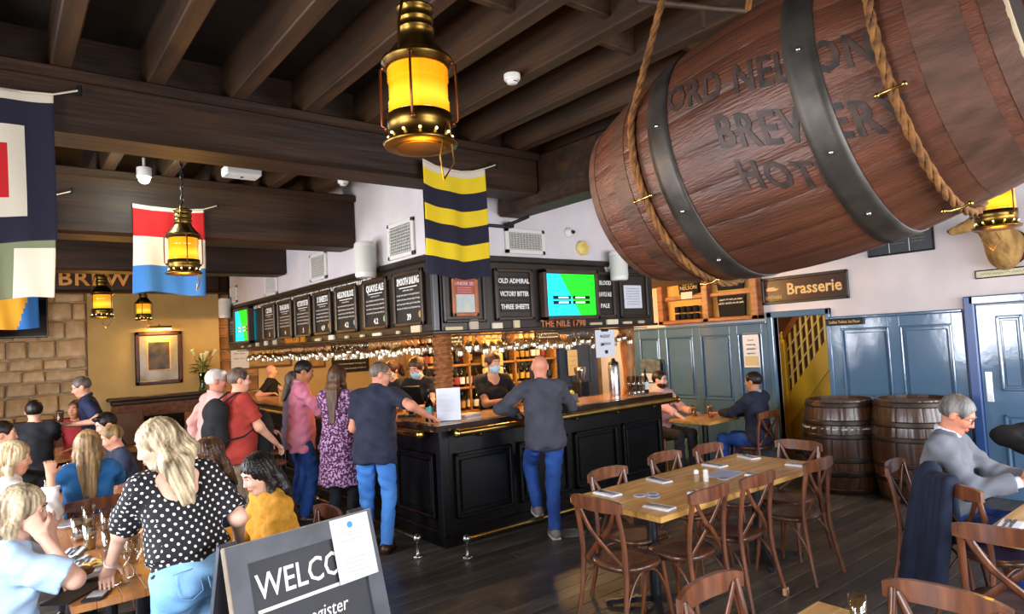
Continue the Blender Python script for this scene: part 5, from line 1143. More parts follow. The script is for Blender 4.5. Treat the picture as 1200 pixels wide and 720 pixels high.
# newspaper rack on the blue panelling
nr_ = thing('newspaper_rack', 'dark wall rack with newspapers on the blue panelling', 'rack', (XW-.05, 6.7, 1.2), -PI/2)
MB().cbox((-.2, -.02, -.28), (.2, 0, .3), .01).build('back', mat('rack_grey', '#2f3d48', rough=.4), nr_)
for k, z in enumerate((-.26, -.06, .1)): MB().cbox((-.21, -.1, z-.01), (.21, -.02, z+.01), .004).build('tray', MATS['rack_grey'], nr_)
for k, (z, m) in enumerate(((-.16, M_paper), (.02, M_paper), (.2, mat('newsprint_dark', '#4c5458', '#6a7276', 12)))):
    MB().prism([(-.2, -.09), (.19, -.1), (.2, .08), (-.04, .12), (-.19, .1)], (0, -.07-.01*k, z), X_, Z_, (0, -.012, 0)).build('newspaper', m, nr_)
    s = MB(); [scribble(s, (-.15, -.084-.01*k, z+.06-.03*q), X_, Z_, .28, .014, 600+k*9+q) for q in range(4)]; s.build('newsprint', M_ink, nr_)
# ------------------------------------------------------------------ smooth-blended solids (people, animals, cloth)
class SDF:
    def __init__(s): s.p = []
    def cap(s, a, b, r0, r1=None, k=.02, flat=None, cut1=False, cut0=False, op='u'):
        s.p.append(('c', np.array(a, float), np.array(b, float), r0, r0 if r1 is None else r1, k, flat, cut0, cut1, op)); return s
    def ell(s, c, r, ax=None, k=.02, op='u'):
        s.p.append(('e', np.array(c, float), np.array(r, float), np.eye(3) if ax is None else np.array([list(a) for a in ax], float), k, op)); return s
    def box_of(s, q):
        if q[0] == 'c':
            m = max(q[3], q[4])*(1.35 if q[6] else 1); return np.minimum(q[1], q[2])-m, np.maximum(q[1], q[2])+m
        e = np.sqrt(((q[3]*q[2][:, None])**2).sum(0)); return q[1]-e, q[1]+e
    def mesh(s, h, name, m, noise=None):
        bb = [s.box_of(q) for q in s.p if q[-1] == 'u']; lo = np.min([b[0] for b in bb], 0)-3*h; hi = np.max([b[1] for b in bb], 0)+3*h
        n = np.ceil((hi-lo)/h).astype(int)+1; F = np.full(n, .2, np.float32); G = [lo[i]+h*np.arange(n[i]) for i in range(3)]
        for q in s.p:
            b0, b1 = s.box_of(q); k = q[5] if q[0] == 'c' else q[4]; mg = k+3*h
            i0 = np.maximum(0, np.floor((b0-mg-lo)/h).astype(int)); i1 = np.minimum(n, np.ceil((b1+mg-lo)/h).astype(int)+1)
            if (i1 <= i0).any(): continue
            sl = tuple(slice(i0[i], i1[i]) for i in range(3)); X = G[0][sl[0]][:, None, None].astype(np.float32); Y = G[1][sl[1]][None, :, None].astype(np.float32); Z = G[2][sl[2]][None, None, :].astype(np.float32)
            if q[0] == 'c':
                a, b, r0, r1 = q[1:5]; d = b-a; L2 = max(1e-9, float(d @ d)); px, py, pz = X-a[0], Y-a[1], Z-a[2]; t0 = (px*d[0]+py*d[1]+pz*d[2])/L2; t = np.clip(t0, 0, 1)
                qx, qy, qz = px-t*d[0], py-t*d[1], pz-t*d[2]
                if q[6] is not None:
                    ax, fs = np.array(q[6][0], float), q[6][1]; w = (qx*ax[0]+qy*ax[1]+qz*ax[2])*(1/fs-1); qx, qy, qz = qx+w*ax[0], qy+w*ax[1], qz+w*ax[2]
                D = np.sqrt(qx*qx+qy*qy+qz*qz)-(r0+(r1-r0)*t)
                L = math.sqrt(L2)
                if q[8]: D = np.maximum(D, (t0-1)*L)
                if q[7]: D = np.maximum(D, -t0*L)
            else:
                c, r, A = q[1:4]; px, py, pz = X-c[0], Y-c[1], Z-c[2]; u = [(px*A[i][0]+py*A[i][1]+pz*A[i][2])/r[i] for i in range(3)]
                k0 = np.sqrt(u[0]**2+u[1]**2+u[2]**2); k1 = np.sqrt((u[0]/r[0])**2+(u[1]/r[1])**2+(u[2]/r[2])**2); D = k0*(k0-1)/np.maximum(k1, 1e-6)
            f = F[sl]
            if q[-1] == 'u':
                hh = np.maximum(k-np.abs(f-D), 0)/max(k, 1e-6); F[sl] = np.minimum(f, D)-hh*hh*k*.25
            else:
                D = -D; hh = np.maximum(k-np.abs(f-D), 0)/max(k, 1e-6); F[sl] = np.maximum(f, D)+hh*hh*k*.25
        if noise is not None:
            band = np.argwhere(np.abs(F) < .04); P = lo+band*h; F[band[:, 0], band[:, 1], band[:, 2]] += noise(P[:, 0], P[:, 1], P[:, 2]).astype(np.float32)
        F[0] = F[-1] = .1; F[:, 0] = F[:, -1] = .1; F[:, :, 0] = F[:, :, -1] = .1
        I = F < 0; cnt = np.zeros(tuple(n-1), np.uint8)
        for dx in (0, 1):
            for dy in (0, 1):
                for dz in (0, 1): cnt += I[dx:n[0]-1+dx, dy:n[1]-1+dy, dz:n[2]-1+dz]
        act = (cnt > 0) & (cnt < 8); idx = np.argwhere(act); vid = np.full(cnt.shape, -1, np.int32); vid[act] = np.arange(len(idx))
        C = {(a, b, c): F[idx[:, 0]+a, idx[:, 1]+b, idx[:, 2]+c] for a in (0, 1) for b in (0, 1) for c in (0, 1)}
        acc = np.zeros((len(idx), 3)); num = np.zeros(len(idx))
        for ax in range(3):
            for u in (0, 1):
                for v in (0, 1):
                    p = [u, v]; p.insert(ax, 0); q = [u, v]; q.insert(ax, 1); f0, f1 = C[tuple(p)], C[tuple(q)]; mk = (f0 < 0) != (f1 < 0); t = np.where(mk, f0/np.where(mk, f0-f1, 1), 0)
                    e = np.tile(np.array(p, float), (len(idx), 1)); e[:, ax] = t; acc += e*mk[:, None]; num += mk
        V = lo+h*(idx+acc/np.maximum(num, 1)[:, None]); Q = []
        for ax in range(3):
            o1, o2 = [(1, 2), (2, 0), (0, 1)][ax]; a = np.take(I, range(n[ax]-1), ax); b = np.take(I, range(1, n[ax]), ax); e = np.argwhere(a != b); ok = (e[:, o1] > 0) & (e[:, o2] > 0); e = e[ok]; fl_ = a[e[:, 0], e[:, 1], e[:, 2]]
            def vv(d1, d2):
                c = e.copy(); c[:, o1] -= d1; c[:, o2] -= d2; return vid[c[:, 0], c[:, 1], c[:, 2]]
            qd = np.stack([vv(1, 1), vv(0, 1), vv(0, 0), vv(1, 0)], 1); qd[~fl_] = qd[~fl_][:, ::-1]; Q.append(qd)
        Q = np.concatenate(Q).astype(np.int32); me = bpy.data.meshes.new(name); me.vertices.add(len(V)); me.vertices.foreach_set('co', V.astype(np.float32).ravel())
        me.loops.add(len(Q)*4); me.loops.foreach_set('vertex_index', Q.ravel()); me.polygons.add(len(Q)); me.polygons.foreach_set('loop_start', np.arange(0, len(Q)*4, 4, dtype=np.int32)); me.polygons.foreach_set('use_smooth', np.ones(len(Q), bool))
        me.update(calc_edges=True); me.materials.append(m); return me
    def build(s, h, name, m, parent, noise=None, uv=False):
        me = s.mesh(h, name, m, noise)
        if uv:
            nf = len(me.polygons); nr2 = np.zeros(nf*3, np.float32); me.polygons.foreach_get('normal', nr2); nr2 = np.abs(nr2.reshape(-1, 3)); li = np.zeros(nf*4, np.int32); me.loops.foreach_get('vertex_index', li); co = np.zeros(len(me.vertices)*3, np.float32); me.vertices.foreach_get('co', co); co = co.reshape(-1, 3)[li]
            ax = np.repeat(np.argmax(nr2*np.array([1, 1, .6]), 1), 4); u = np.where(ax == 0, co[:, 1], co[:, 0]); v = np.where(ax == 2, co[:, 1], co[:, 2]); l = me.uv_layers.new(name='UVMap'); l.data.foreach_set('uv', np.stack([u, v], 1).astype(np.float32).ravel())
        o = bpy.data.objects.new(name, me); COL.objects.link(o); o.parent = parent; return o

SKIN = {'fair': mat('skin_fair', '#c98f72', '#d6a186', 9, rough=.5, spec=.35), 'pale': mat('skin_pale', '#d3a48c', '#deb39c', 9, rough=.5, spec=.35), 'tan': mat('skin_tan', '#ad7350', '#bb8460', 9, rough=.5, spec=.35), 'ruddy': mat('skin_ruddy', '#c27c62', '#d08f74', 9, rough=.5, spec=.35)}
def hair_mat(name, a, b): return mat(name, a, b, 22, (1, 1, .12), rough=.42, bump=.5, bscale=60, ramp=(.35, .65), spec=.4)
HAIR = {'blonde': hair_mat('hair_blonde', '#7d6340', '#d8c39a'), 'ash': hair_mat('hair_ash_blonde', '#5c4a34', '#cdbb98'), 'brown': hair_mat('hair_brown', '#2c1a10', '#54371f'), 'dark': hair_mat('hair_dark', '#0d0a09', '#221812'), 'grey': hair_mat('hair_grey', '#45423f', '#827f7b'), 'white': hair_mat('hair_white', '#b3afa8', '#dcd8d0'), 'fair': hair_mat('hair_fair_brown', '#5c4426', '#a5875a'), 'auburn': hair_mat('hair_auburn', '#22100b', '#472114'), 'greybrown': hair_mat('hair_grey_brown', '#382e27', '#6e6055')}
M_lip = mat('lips', '#a55a4c', rough=.45); M_eye = mat('eye_white', '#e6e0d8', rough=.2); M_iris = mat('eye_iris', '#2a2018', rough=.1); M_mask = mat('mask_blue', '#8fc4d6', '#a5d2e0', 30, rough=.8)
M_denim = mat('bright_denim', '#2f69b4', '#4d8ad2', 5, rough=.85, bump=.25, bscale=160, ramp=(.3, .7)); M_denimdk = mat('dark_denim', '#1c3f86', '#2a549e', 5, rough=.85, bump=.25, bscale=160); M_denimlt = mat('light_denim', '#5d93c6', '#86b5dc', 5, rough=.85, bump=.25, bscale=160); M_dkcloth = mat('dark_trousers', '#14151c', '#1e2028', 6, rough=.9); M_khaki = mat('khaki_cloth', '#8d7a62', '#a08d74', 6, rough=.9)
M_shoe = mat('brown_leather', '#3a2114', rough=.35); M_shoeg = mat('grey_suede', '#7c736a', '#8f867c', 9, rough=.9); M_sole = mat('white_sole', '#c8c6c2', rough=.7); M_shoek = mat('black_leather', '#0c0c0e', rough=.35)
def cl(name, a, b=None, **k): return mat('cloth_'+name, a, b or a, 6, rough=.9, bump=.2, bscale=180, **k)

def ik(a, t, l1, l2, pole):
    a, t = Vector(a), Vector(t); d = t-a; L = min(d.length, (l1+l2)*.999); d.normalize(); t = a+d*L
    x = (l1*l1-l2*l2+L*L)/(2*L); y = math.sqrt(max(0, l1*l1-x*x)); p = Vector(pole); p = p-d*p.dot(d)
    if p.length < 1e-4: p = Vector((0, 1, 0))
    p.normalize(); return a+d*x+p*y, t
NP = 0
def person(label, loc, az, H=1.72, sit=False, fem=False, g=1.0, lean=0, side=0, twist=0, head=(0, 0, 0), LH=None, RH=None, LF=None, RF=None, Lp=None, Rp=None, palm=(None, None), curl=(.5, .5), skin='fair', hair=('short', 'brown'),
           top=None, legs=None, shoes=None, skirt=None, vox=None, glasses=False, mask=False, beard=None, seat=.455, face=True, group=None, z0=0, legs_hidden=False, ply=0):
    global NP
    NP += 1; s = H/1.75; rt = thing('person', label, 'person', (loc[0], loc[1], z0), R(-az), group)
    dist = math.hypot(loc[0], loc[1]); h = vox or min(.0112, max(.0065, dist*.00135)); V3 = Vector
    pz = seat+.12 if sit else .955*s; P = V3((0, ply, pz)); la, sa = R(lean), R(side)
    U = V3((math.sin(sa), math.sin(la), math.cos(la)*math.cos(sa))).normalized(); Rr = V3((math.cos(R(twist)), -math.sin(R(twist)), 0)); Rr = (Rr-U*Rr.dot(U)).normalized(); Fw = U.cross(Rr).normalized(); AX = (Rr, Fw, U)
    S = P+U*(.475*s); NB = P+U*(.505*s); ub = (U+V3((0, 0, 1.2))).normalized()
    hy, hp, ht = [R(v) for v in head]; hm = Matrix.Rotation(-hy, 3, 'Z') @ Matrix.Rotation(-hp, 3, 'X') @ Matrix.Rotation(ht, 3, 'Y'); Hr, Hf, Hu = hm @ V3((1, 0, 0)), hm @ V3((0, 1, 0)), hm @ V3((0, 0, 1)); HA = (Hr, Hf, Hu)
    Hc = NB+ub*(.075*s)+Hu*(.085*s)+Hf*(.018*s)
    wf = .94 if fem else 1.0; sh = (.165 if fem else .185)*s
    def hd(r_, f_, u_): return Hc+Hr*r_*s+Hf*f_*s+Hu*u_*s
    J = {}
    for sd, k, T, pl in (('L', -1, LH, Lp), ('R', 1, RH, Rp)):
        sj = S+Rr*(k*sh)-U*(.02*s); T = V3(T) if T is not None else (sj+Rr*(k*.05)+V3((0, .04, -.5*s)) if not sit else V3((k*.14, .36+ply, pz+.16)))
        e, w = ik(sj, T, .285*s, .255*s, pl or (Rr*(k*.5)-Fw*.35-U*.8)); J[sd] = (sj, e, w)
    for sd, k, T in (('l', -1, LF), ('r', 1, RF)):
        hj = P+Rr*(k*.09*s)-U*(.04*s); T = V3(T) if T is not None else (V3((k*.1, 0, .09*s)) if not sit else V3((k*.13, .44+ply, .09*s)))
        kn, an = ik(hj, T, .43*s, .42*s, V3((k*.08, 1, .25))); J[sd] = (hj, kn, an)
    # ---- torso pieces shared by skin and clothes
    def torso(B, i, k=.05):
        B.ell(P+U*(.01*s), ((.165 if fem else .158)*s*g+i, .115*s*g+i, .125*s+i), AX, k)
        B.ell(P+U*(.15*s), ((.125 if fem else .142)*s*g+i, .098*s*g+i, .16*s+i), AX, k)
        B.ell(P+U*(.32*s), ((.145 if fem else .162)*s*g+i, .105*s*g+i, .185*s+i), AX, k)
        B.cap(S-Rr*(sh*.82)-U*(.01*s), S+Rr*(sh*.82)-U*(.01*s), .056*s+i, k=k)
        if g > 1.08: B.ell(P+U*(.12*s)+Fw*(.05*s), (.13*s*g+i, .1*s*g+i, .13*s+i), AX, k)
        if fem:
            for q in (-1, 1): B.ell(P+U*(.315*s)+Rr*(q*.07*s)+Fw*(.075*s*g), (.062*s+i, .06*s+i, .062*s+i), AX, .04)
    def arm(B, sd, i, upto=2.0, k=.035, cut=True, puff=0):
        sj, e, w = J[sd]; a, b, c = .05*s*wf*g**.5, .041*s*wf*g**.5, .027*s*wf
        if upto <= 1: B.cap(sj, sj.lerp(e, upto), a+i, a+(b-a)*upto+i+puff, k=k, cut1=cut)
        else:
            B.cap(sj, e, a+i, b+i, k=k); f = upto-1; B.cap(e, e.lerp(w, f), b+i, b+(c-b)*f+i+puff, k=k, cut1=cut)
    B = SDF(); torso(B, -.004)
    for q in (-1, 1): B.cap(NB+ub*.02*s, S+Rr*(q*sh*.6), .045*s, .04*s, k=.04)
    B.cap(NB-U*(.04*s), Hc-Hu*(.05*s)-Hf*(.012*s), (.054 if not fem else .047)*s, (.05 if not fem else .043)*s, k=.03)
    B.ell(hd(0, -.008, .025), V3((.075, .093, .088))*s, HA, .02); B.ell(hd(0, .02, -.03), V3((.06 if fem else .064, .07, .082))*s, HA, .03); B.ell(hd(0, .052, -.088), V3((.032, .03, .024))*s, HA, .035)
    B.cap(hd(0, .086, .014), hd(0, .104, -.026), .0085*s, .0125*s, k=.012); B.cap(hd(-.012, .09, -.032), hd(.012, .09, -.032), .009*s, k=.01)
    B.cap(hd(-.04, .075, .03), hd(.04, .075, .03), .012*s, k=.025); B.ell(hd(0, .086, -.06), V3((.022, .01, .011))*s, HA, .012)
    for q in (-1, 1):
        B.ell(hd(q*.031, .094, .01), V3((.016, .016, .011))*s, HA, .012, 's'); B.ell(hd(q*.077, -.008, -.005), V3((.011, .02, .031))*s, HA, .01); B.ell(hd(q*.04, .068, -.025), V3((.02, .018, .018))*s, HA, .03)
    hands = {}
    for sd, k, pn, cu in (('L', -1, palm[0], curl[0]), ('R', 1, palm[1], curl[1])):
        sj, e, w = J[sd]; arm(B, sd, 0, cut=False); d = (w-e).normalized(); n = V3(pn) if pn else (V3((0, 0, -1)) if abs(d.z) < .75 else Rr*(-k)); n = (n-d*n.dot(d)).normalized(); lt = d.cross(n).normalized()
        if lt.dot(Fw if abs(d.z) > .75 else Rr*(-k)) < 0: lt = -lt            # towards the thumb
        kn = w+d*(.088*s); hw = .032*s; B.cap(w+d*.02*s, w+d*.07*s, .03*s, .036*s, k=.02, flat=(tuple(n), .42)); B.cap(kn-lt*hw*.8, kn+lt*hw*.8, .0125*s, k=.02)
        for j, L in enumerate((.068, .078, .083, .074)):
            b0 = kn+lt*(hw*(-.95+.63*j)); c1, c2 = cu*.9, cu*1.9; d1 = d*math.cos(c1)+n*math.sin(c1); d2 = d*math.cos(c2)+n*math.sin(c2); m1 = b0+d1*(L*.55*s); B.cap(b0, m1, .0088*s, .0082*s, k=.006); B.cap(m1, m1+d2*(L*.5*s), .0082*s, .0068*s, k=.004)
        t0 = w+d*.03*s+lt*hw*.8; t1 = t0+(d*.6+lt*.75+n*.3).normalized()*.042*s; t2 = t1+(d*.85+lt*.25+n*.4*cu*2).normalized()*.032*s; B.cap(t0, t1, .0125*s, .0105*s, k=.015); B.cap(t1, t2, .0102*s, .008*s, k=.005); hands[sd] = (w, d, n, lt, kn)
    bare = skirt is not None or legs is None
    if bare and not legs_hidden:
        for q in 'lr':
            hj, kn, an = J[q]; B.cap(hj, kn, .078*s, .052*s, k=.03); B.cap(kn, an, .052*s, .034*s, k=.02); B.cap(an, an+V3((0, .1, -.05*s)), .034*s, .025*s, k=.02)
    B.build(h, 'body', SKIN[skin], rt)
    p1, p2, p3 = rng.uniform(0, 6), rng.uniform(0, 6), rng.uniform(0, 6)
    def wr(a): return lambda x, y, z: a*1.5*(np.sin(34*x+19*z+p1)*np.sin(27*z-21*y+p2)+.7*np.sin(61*z+23*x-17*y+p3)*np.sin(13*x+31*y+p1)+.6*np.sin(48*z-30*x+8*np.sin(9*y+p2)+p1)*np.sin(11*z+17*y+p3))
    if top:
        T = SDF(); i = top.get('i', .013); torso(T, i, .06); hem = top.get('hem', .06 if sit else .13)
        for q in (-1, 1): T.cap(NB+ub*.01*s, S+Rr*(q*sh*.6), .046*s+i*.6, .042*s+i*.6, k=.04)
        T.cap(P+U*(.2*s), P-U*(hem*s), .145*s*g+i, (.172 if fem else .168)*s*g+i+top.get('flare', 0), k=.05, flat=(tuple(Fw), .74), cut1=True)
        if hem > 0:
            for q in (-1, 1): T.ell(P-Fw*.05*s+Rr*(q*.07*s)-U*.04*s, (.085*s*g+i, .085*s*g+i, .09*s+i), AX, .06)
        T.ell(P-U*(hem*s+.8), (.26, .22, .8), AX, .008, 's')
        sl = top.get('sleeve', .5)
        if sl > 0:
            for sd in 'LR': arm(T, sd, i*.9+.002, sl, .04, puff=top.get('puff', .006))
        nk = top.get('neck', (.066, .07, .06)); no = top.get('noff', (0, .015, .055)); T.ell(NB+Rr*no[0]*s+Fw*no[1]*s+U*no[2]*s, V3(nk)*s, AX, .012, 's')
        if sl == 0:
            for sd, k in (('L', -1), ('R', 1)): T.ell(J[sd][0]+Rr*(k*.04), (.07, .11, .11), AX, .01, 's')
        for c, rr_ in top.get('cuts', ()): T.ell(P+Rr*c[0]*s+Fw*c[1]*s+U*c[2]*s, V3(rr_)*s, AX, .01, 's')
        T.build(h*1.35, top.get('name', 'shirt'), top['m'], rt, wr(top.get('w', .0035)), uv=top.get('uv', False))
        if top.get('collar'):
            Cc = SDF(); base = NB+ub*(.03*s)
            for a in range(14):
                a0, a1 = 2*PI*(a+.35)/14.6+PI/2, 2*PI*(a+1.35)/14.6+PI/2; q = [base+Rr*(.064*s*math.cos(v))+Fw*(.06*s*math.sin(v)+.004)+ub*(.012*s-.016*s*math.sin(v)) for v in (a0, a1)]; Cc.cap(q[0], q[1], .011*s, k=.01); Cc.cap(q[0]-ub*.018, q[1]-ub*.018, .014*s, k=.01)
            Cc.build(h*.8, 'collar', top.get('cm', top['m']), rt)
        if top.get('cuffm'):
            for sd in 'LR':
                w, d = hands[sd][:2]; MB().cyl(w-d*.035, w+d*.004, .036*s, .034*s, n=14).build('cuff', top['cuffm'], rt)
    if legs and not legs_hidden:
        L = SDF(); lm = legs['m']; i = legs.get('i', .01)
        L.ell(P+U*(.0*s), ((.165 if fem else .158)*s*g+i*.8, .115*s*g+i*.8, .125*s+i), AX, .05); L.cap(P+U*(.02*s), P+U*(legs.get('waist', .07)*s), .16*s*g+i*.5, .15*s*g+i*.5, k=.04, flat=(tuple(Fw), .74), cut1=True)
        for q in (-1, 1): L.ell(P-Fw*.05*s+Rr*(q*.07*s)-U*.04*s, (.085*s*g, .085*s*g, .09*s), AX, .05)
        for q in 'lr':
            hj, kn, an = J[q]; L.cap(hj, kn, (.083*g**.5)*s+i, .06*s+i, k=.03); L.cap(kn, an+(an-kn).normalized()*.02, .06*s+i, legs.get('ankle', .047)*s+i, k=.025, cut1=True)
        L.build(h*1.4, 'trousers', lm, rt, wr(.0035))
        if legs.get('belt'): MB().lathe([(.158*s*g+i, 0), (.16*s*g+i, .03)], 24, P+U*(legs.get('waist', .07)*s-.03), U, caps=False).build('belt', M_shoek, rt).scale = (1, 1, 1)
        for c in legs.get('pockets', ()):
            k = c; pc_ = P-U*.04*s+Rr*(k*.075*s)-Fw*(.128*s*g+i*.8); poly = [(-.058, .06), (.058, .06), (.058, -.05), (0, -.075), (-.058, -.05)]
            MB().tube([pc_+Rr*a*s+U*b*s+Fw*(.0+.9*(a*k+.0)**2) for a, b in poly], .003, 5, closed=True).build('pocket_seam', mat('denim_seam', '#6f9cc8'), rt)
    if skirt:
        K = SDF(); L_ = skirt['len']; K.cap(P+U*.06*s, P+V3((0, 0, -L_)), .15*s*g+.01, skirt.get('r', .2)*s, k=.03, flat=((0, 1, 0), .8), cut1=True); K.build(h*1.35, 'skirt', skirt['m'], rt, lambda x, y, z: .008*np.sin(9*np.arctan2(y, x)+p1)*np.clip((pz-z)*2, 0, 1), uv=skirt.get('uv', False))
    if shoes and not legs_hidden:
        for q in 'lr':
            hj, kn, an = J[q]; d = (V3((an.x*.35, 1, 0))).normalized()
            if q+'d' in (shoes.get('dir') or {}): d = V3(shoes['dir'][q+'d']).normalized()
            b = V3((an.x, an.y, an.z-.09*s)); O = SDF(); O.cap(b-d*.045*s+V3((0, 0, .045)), b+d*.15*s+V3((0, 0, .032)), .042*s, .034*s, k=.02); O.cap(b-d*.03*s+V3((0, 0, .06)), an, .042*s, .04*s, k=.02)
            sh_ = O.build(max(h*.8, .007), 'shoe', shoes['m'], rt); so = MB().prism([(-.04, -.07), (.04, -.07), (.045, .1), (.035, .17), (0, .19), (-.035, .17), (-.045, .1)], b+V3((0, 0, 0)), d.cross(V3((0, 0, 1))), d, (0, 0, .022)); so.build('sole', shoes.get('sole', M_shoek), sh_)
    # ---- hair
    kind, hc = hair[0], hair[1]; hmn = HAIR[hc]
    if kind != 'bald':
        A = SDF(); th = {'buzz': .004, 'short': .010, 'swept': .013}.get(kind, .013)
        A.ell(hd(0, -.012, .03), V3((.075+th, .093+th, .09+th))*s, HA, .01)
        if kind in ('short', 'buzz', 'swept'):
            A.ell(hd(0, .1, -.05), V3((.076, .1, .122))*s, HA, .014, 's'); A.ell(hd(0, .0, -.15), V3((.2, .2, .125))*s, HA, .01, 's')
            for q in (-1, 1): A.ell(hd(q*.09, .01, -.02), V3((.03, .035, .045))*s, HA, .01, 's')
            if kind == 'swept': A.cap(hd(-.04, .07, .1), hd(.045, .075, .09), .022*s, k=.02)
        else:
            ln = {'bob': .17, 'long': .36, 'vlong': .48, 'pony': .0, 'bun': .0, 'mid': .26}[kind]
            if ln:
                bk = [hd(0, -.06, .0), hd(0, -.085, -.08), NB-Fw*.085*s+ub*.02, P+U*((.505-ln+.18)*s)-Fw*.135*s] if ln > .2 else [hd(0, -.06, 0), hd(0, -.075, -.09), hd(0, -.06, -ln)]
                for q in (-1, 0, 1):
                    for a in range(len(bk)-1): A.cap(bk[a]+Rr*(q*.04*s), bk[a+1]+Rr*(q*(.04 if a < len(bk)-2 else .022)*s), .04*s, (.034 if a < len(bk)-2 else .012)*s, k=.02)
                for q in (-1, 1):
                    A.cap(hd(q*.072, .0, .03), hd(q*.08, -.02, -.07), .022*s, .024*s, k=.02); A.cap(hd(q*.08, -.02, -.07), hd(q*.078, -.005, -.15) if ln <= .2 else NB+Rr*(q*.085*s)+Fw*.02*s, .03*s, .022*s, k=.02)
                    if ln > .3: A.cap(NB+Rr*(q*.085*s)+Fw*.02*s, P+U*(.33*s)+Rr*(q*.09*s)+Fw*(-.06 if hair[2:] and hair[2] == 'back' else .1)*s, .024*s, .012*s, k=.02)
            if kind == 'pony':
                q = [hd(0, -.1, .05), hd(0, -.15, .02), hd(0, -.165, -.08), NB-Fw*.13*s-U*.05*s]
                for a, (r0, r1) in zip(range(3), ((.03, .036), (.036, .04), (.04, .012))): A.cap(q[a], q[a+1], r0*s, r1*s, k=.015)
            if kind == 'bun': A.ell(hd(0, -.09, .085), V3((.045, .045, .042))*s, HA, .01)
            A.ell(hd(0, .1, -.045), V3((.062, .085, .1))*s, HA, .015, 's')
            if kind in ('pony', 'bun'): A.ell(hd(0, .01, -.15), V3((.2, .2, .11))*s, HA, .01, 's')
        na = np.array(Hc); hr, hf = np.array(Hr), np.array(Hf)
        def strands(x, y, z):
            a = np.arctan2((x-na[0])*hr[0]+(y-na[1])*hr[1]+(z-na[2])*hr[2], -((x-na[0])*hf[0]+(y-na[1])*hf[1]+(z-na[2])*hf[2])); amp = {'buzz': 0, 'short': .0014, 'swept': .002}.get(kind, .0032)
            return amp*(.6*np.sin(23*a+p1+6*z)+.6*np.sin(47*a+p2-9*z)+.5*np.sin(83*a+p3+14*z))
        A.build(max(h*.9, .0055), 'hair', hmn, rt, strands)
    if beard:
        A = SDF(); A.ell(hd(0, .022, -.06), V3((.067, .076, .07))*s, HA, .01); A.ell(hd(0, .02, .045), V3((.2, .2, .085))*s, HA, .01, 's'); A.ell(hd(0, .115, -.055), V3((.03, .03, .015))*s, HA, .008, 's'); A.build(max(h*.8, .006), 'beard', HAIR[beard], rt)
    if face:
        for q in (-1, 1):
            MB().ell(hd(q*.031, .078, .01), V3((.0115, .011, .0085))*s, 10, 6).build('eye', M_eye, rt); MB().ell(hd(q*.031, .0855, .01), V3((.0058, .0058, .0058))*s, 8, 5).build('iris', M_iris, rt)
            MB().tube([hd(q*.014, .094, .03), hd(q*.032, .094, .035), hd(q*.048, .082, .031)], .0038*s, 5).build('eyebrow', HAIR['brown' if hc in ('blonde', 'ash', 'fair', 'brown') else ('grey' if hc in ('grey', 'white', 'greybrown') else 'dark')], rt)
        if not mask: MB().tube([hd(-.024, .082, -.061), hd(-.008, .095, -.058), hd(.008, .095, -.058), hd(.024, .082, -.061)], .0055*s, 6).tube([hd(-.018, .086, -.067), hd(0, .094, -.069), hd(.018, .086, -.067)], .0058*s, 6).build('lips', M_lip, rt)
    if mask:
        A = SDF(); A.ell(hd(0, .03, -.055), V3((.068, .088, .068))*s, HA, .01); A.ell(hd(0, -.06, -.05), V3((.2, .1, .2))*s, HA, .005, 's'); A.ell(hd(0, .05, .09), V3((.2, .2, .09))*s, HA, .008, 's'); A.build(max(h*.8, .006), 'face_mask', M_mask, rt)
        for q in (-1, 1): MB().tube([hd(q*.06, .05, -.03), hd(q*.08, -.01, .0), hd(q*.078, -.02, -.03)], .002, 4).build('mask_loop', M_paper, rt)
    if glasses:
        gm_ = MB()
        for q in (-1, 1):
            gm_.tube([hd(q*.033+.025*math.cos(a), .1-.004*abs(math.cos(a)), .008+.019*math.sin(a)) for a in [2*PI*v/14 for v in range(14)]], .0018, 5, closed=True); gm_.tube([hd(q*.058, .098, .012), hd(q*.079, .06, .012), hd(q*.082, -.005, .012)], .0018, 5)
        gm_.tube([hd(-.009, .102, .012), hd(.009, .102, .012)], .0018, 5); gm_.build('glasses', M_shoek, rt)
    return dict(root=rt, hands=hands, J=J, P=P, U=U, R=Rr, F=Fw, Hc=Hc, HA=HA, s=s, NB=NB, S=S, hd=hd, h=h, g=g)
def W2L(loc, az, p):
    """world point -> person local"""
    a = R(az); dx, dy = p[0]-loc[0], p[1]-loc[1]; return (dx*math.cos(a)-dy*math.sin(a), dx*math.sin(a)+dy*math.cos(a), p[2])
# ------------------------------------------------------------------ the people
PF = {}
def pp_(key, label, loc, az, lw=None, rw=None, **k):
    """lw / rw: world targets for the left and right wrist"""
    if lw: k['LH'] = W2L(loc, az, lw)
    if rw: k['RH'] = W2L(loc, az, rw)
    if 'lf' in k: k['LF'] = W2L(loc, az, k.pop('lf'))
    if 'rf' in k: k['RF'] = W2L(loc, az, k.pop('rf'))
    PF[key] = (person(label, loc, az, **k), loc, az); return PF[key][0]
M_polka = dots_mat('polka_dot_cloth', '#0d0c10', '#e9e6e6', .042, .2)
pp_('polka', 'blonde woman in black polka dot top and light jeans leaning over the left table', (.71, 3.38), -8, lw=(.43, 3.82, .9), rw=(.98, 3.6, .95), H=1.66, fem=True, g=1.06, lean=17, side=-4, head=(-62, 22, 4), hair=('long', 'ash', 'back'), skin='pale',
    top=dict(m=M_polka, name='polka_dot_top', sleeve=.86, puff=.02, i=.014, hem=-.1, neck=(.1, .07, .06), noff=(0, -.01, .02), cuts=(((0, -.13, .46), (.135, .1, .12)),), uv=True, w=.003), legs=dict(m=M_denimlt, waist=.13, pockets=(-1, 1)), shoes=dict(m=M_shoeg), palm=((0, 0, -1), None), Lp=(-.6, -.5, -.4), Rp=(.35, -.5, -.8), vox=.006)
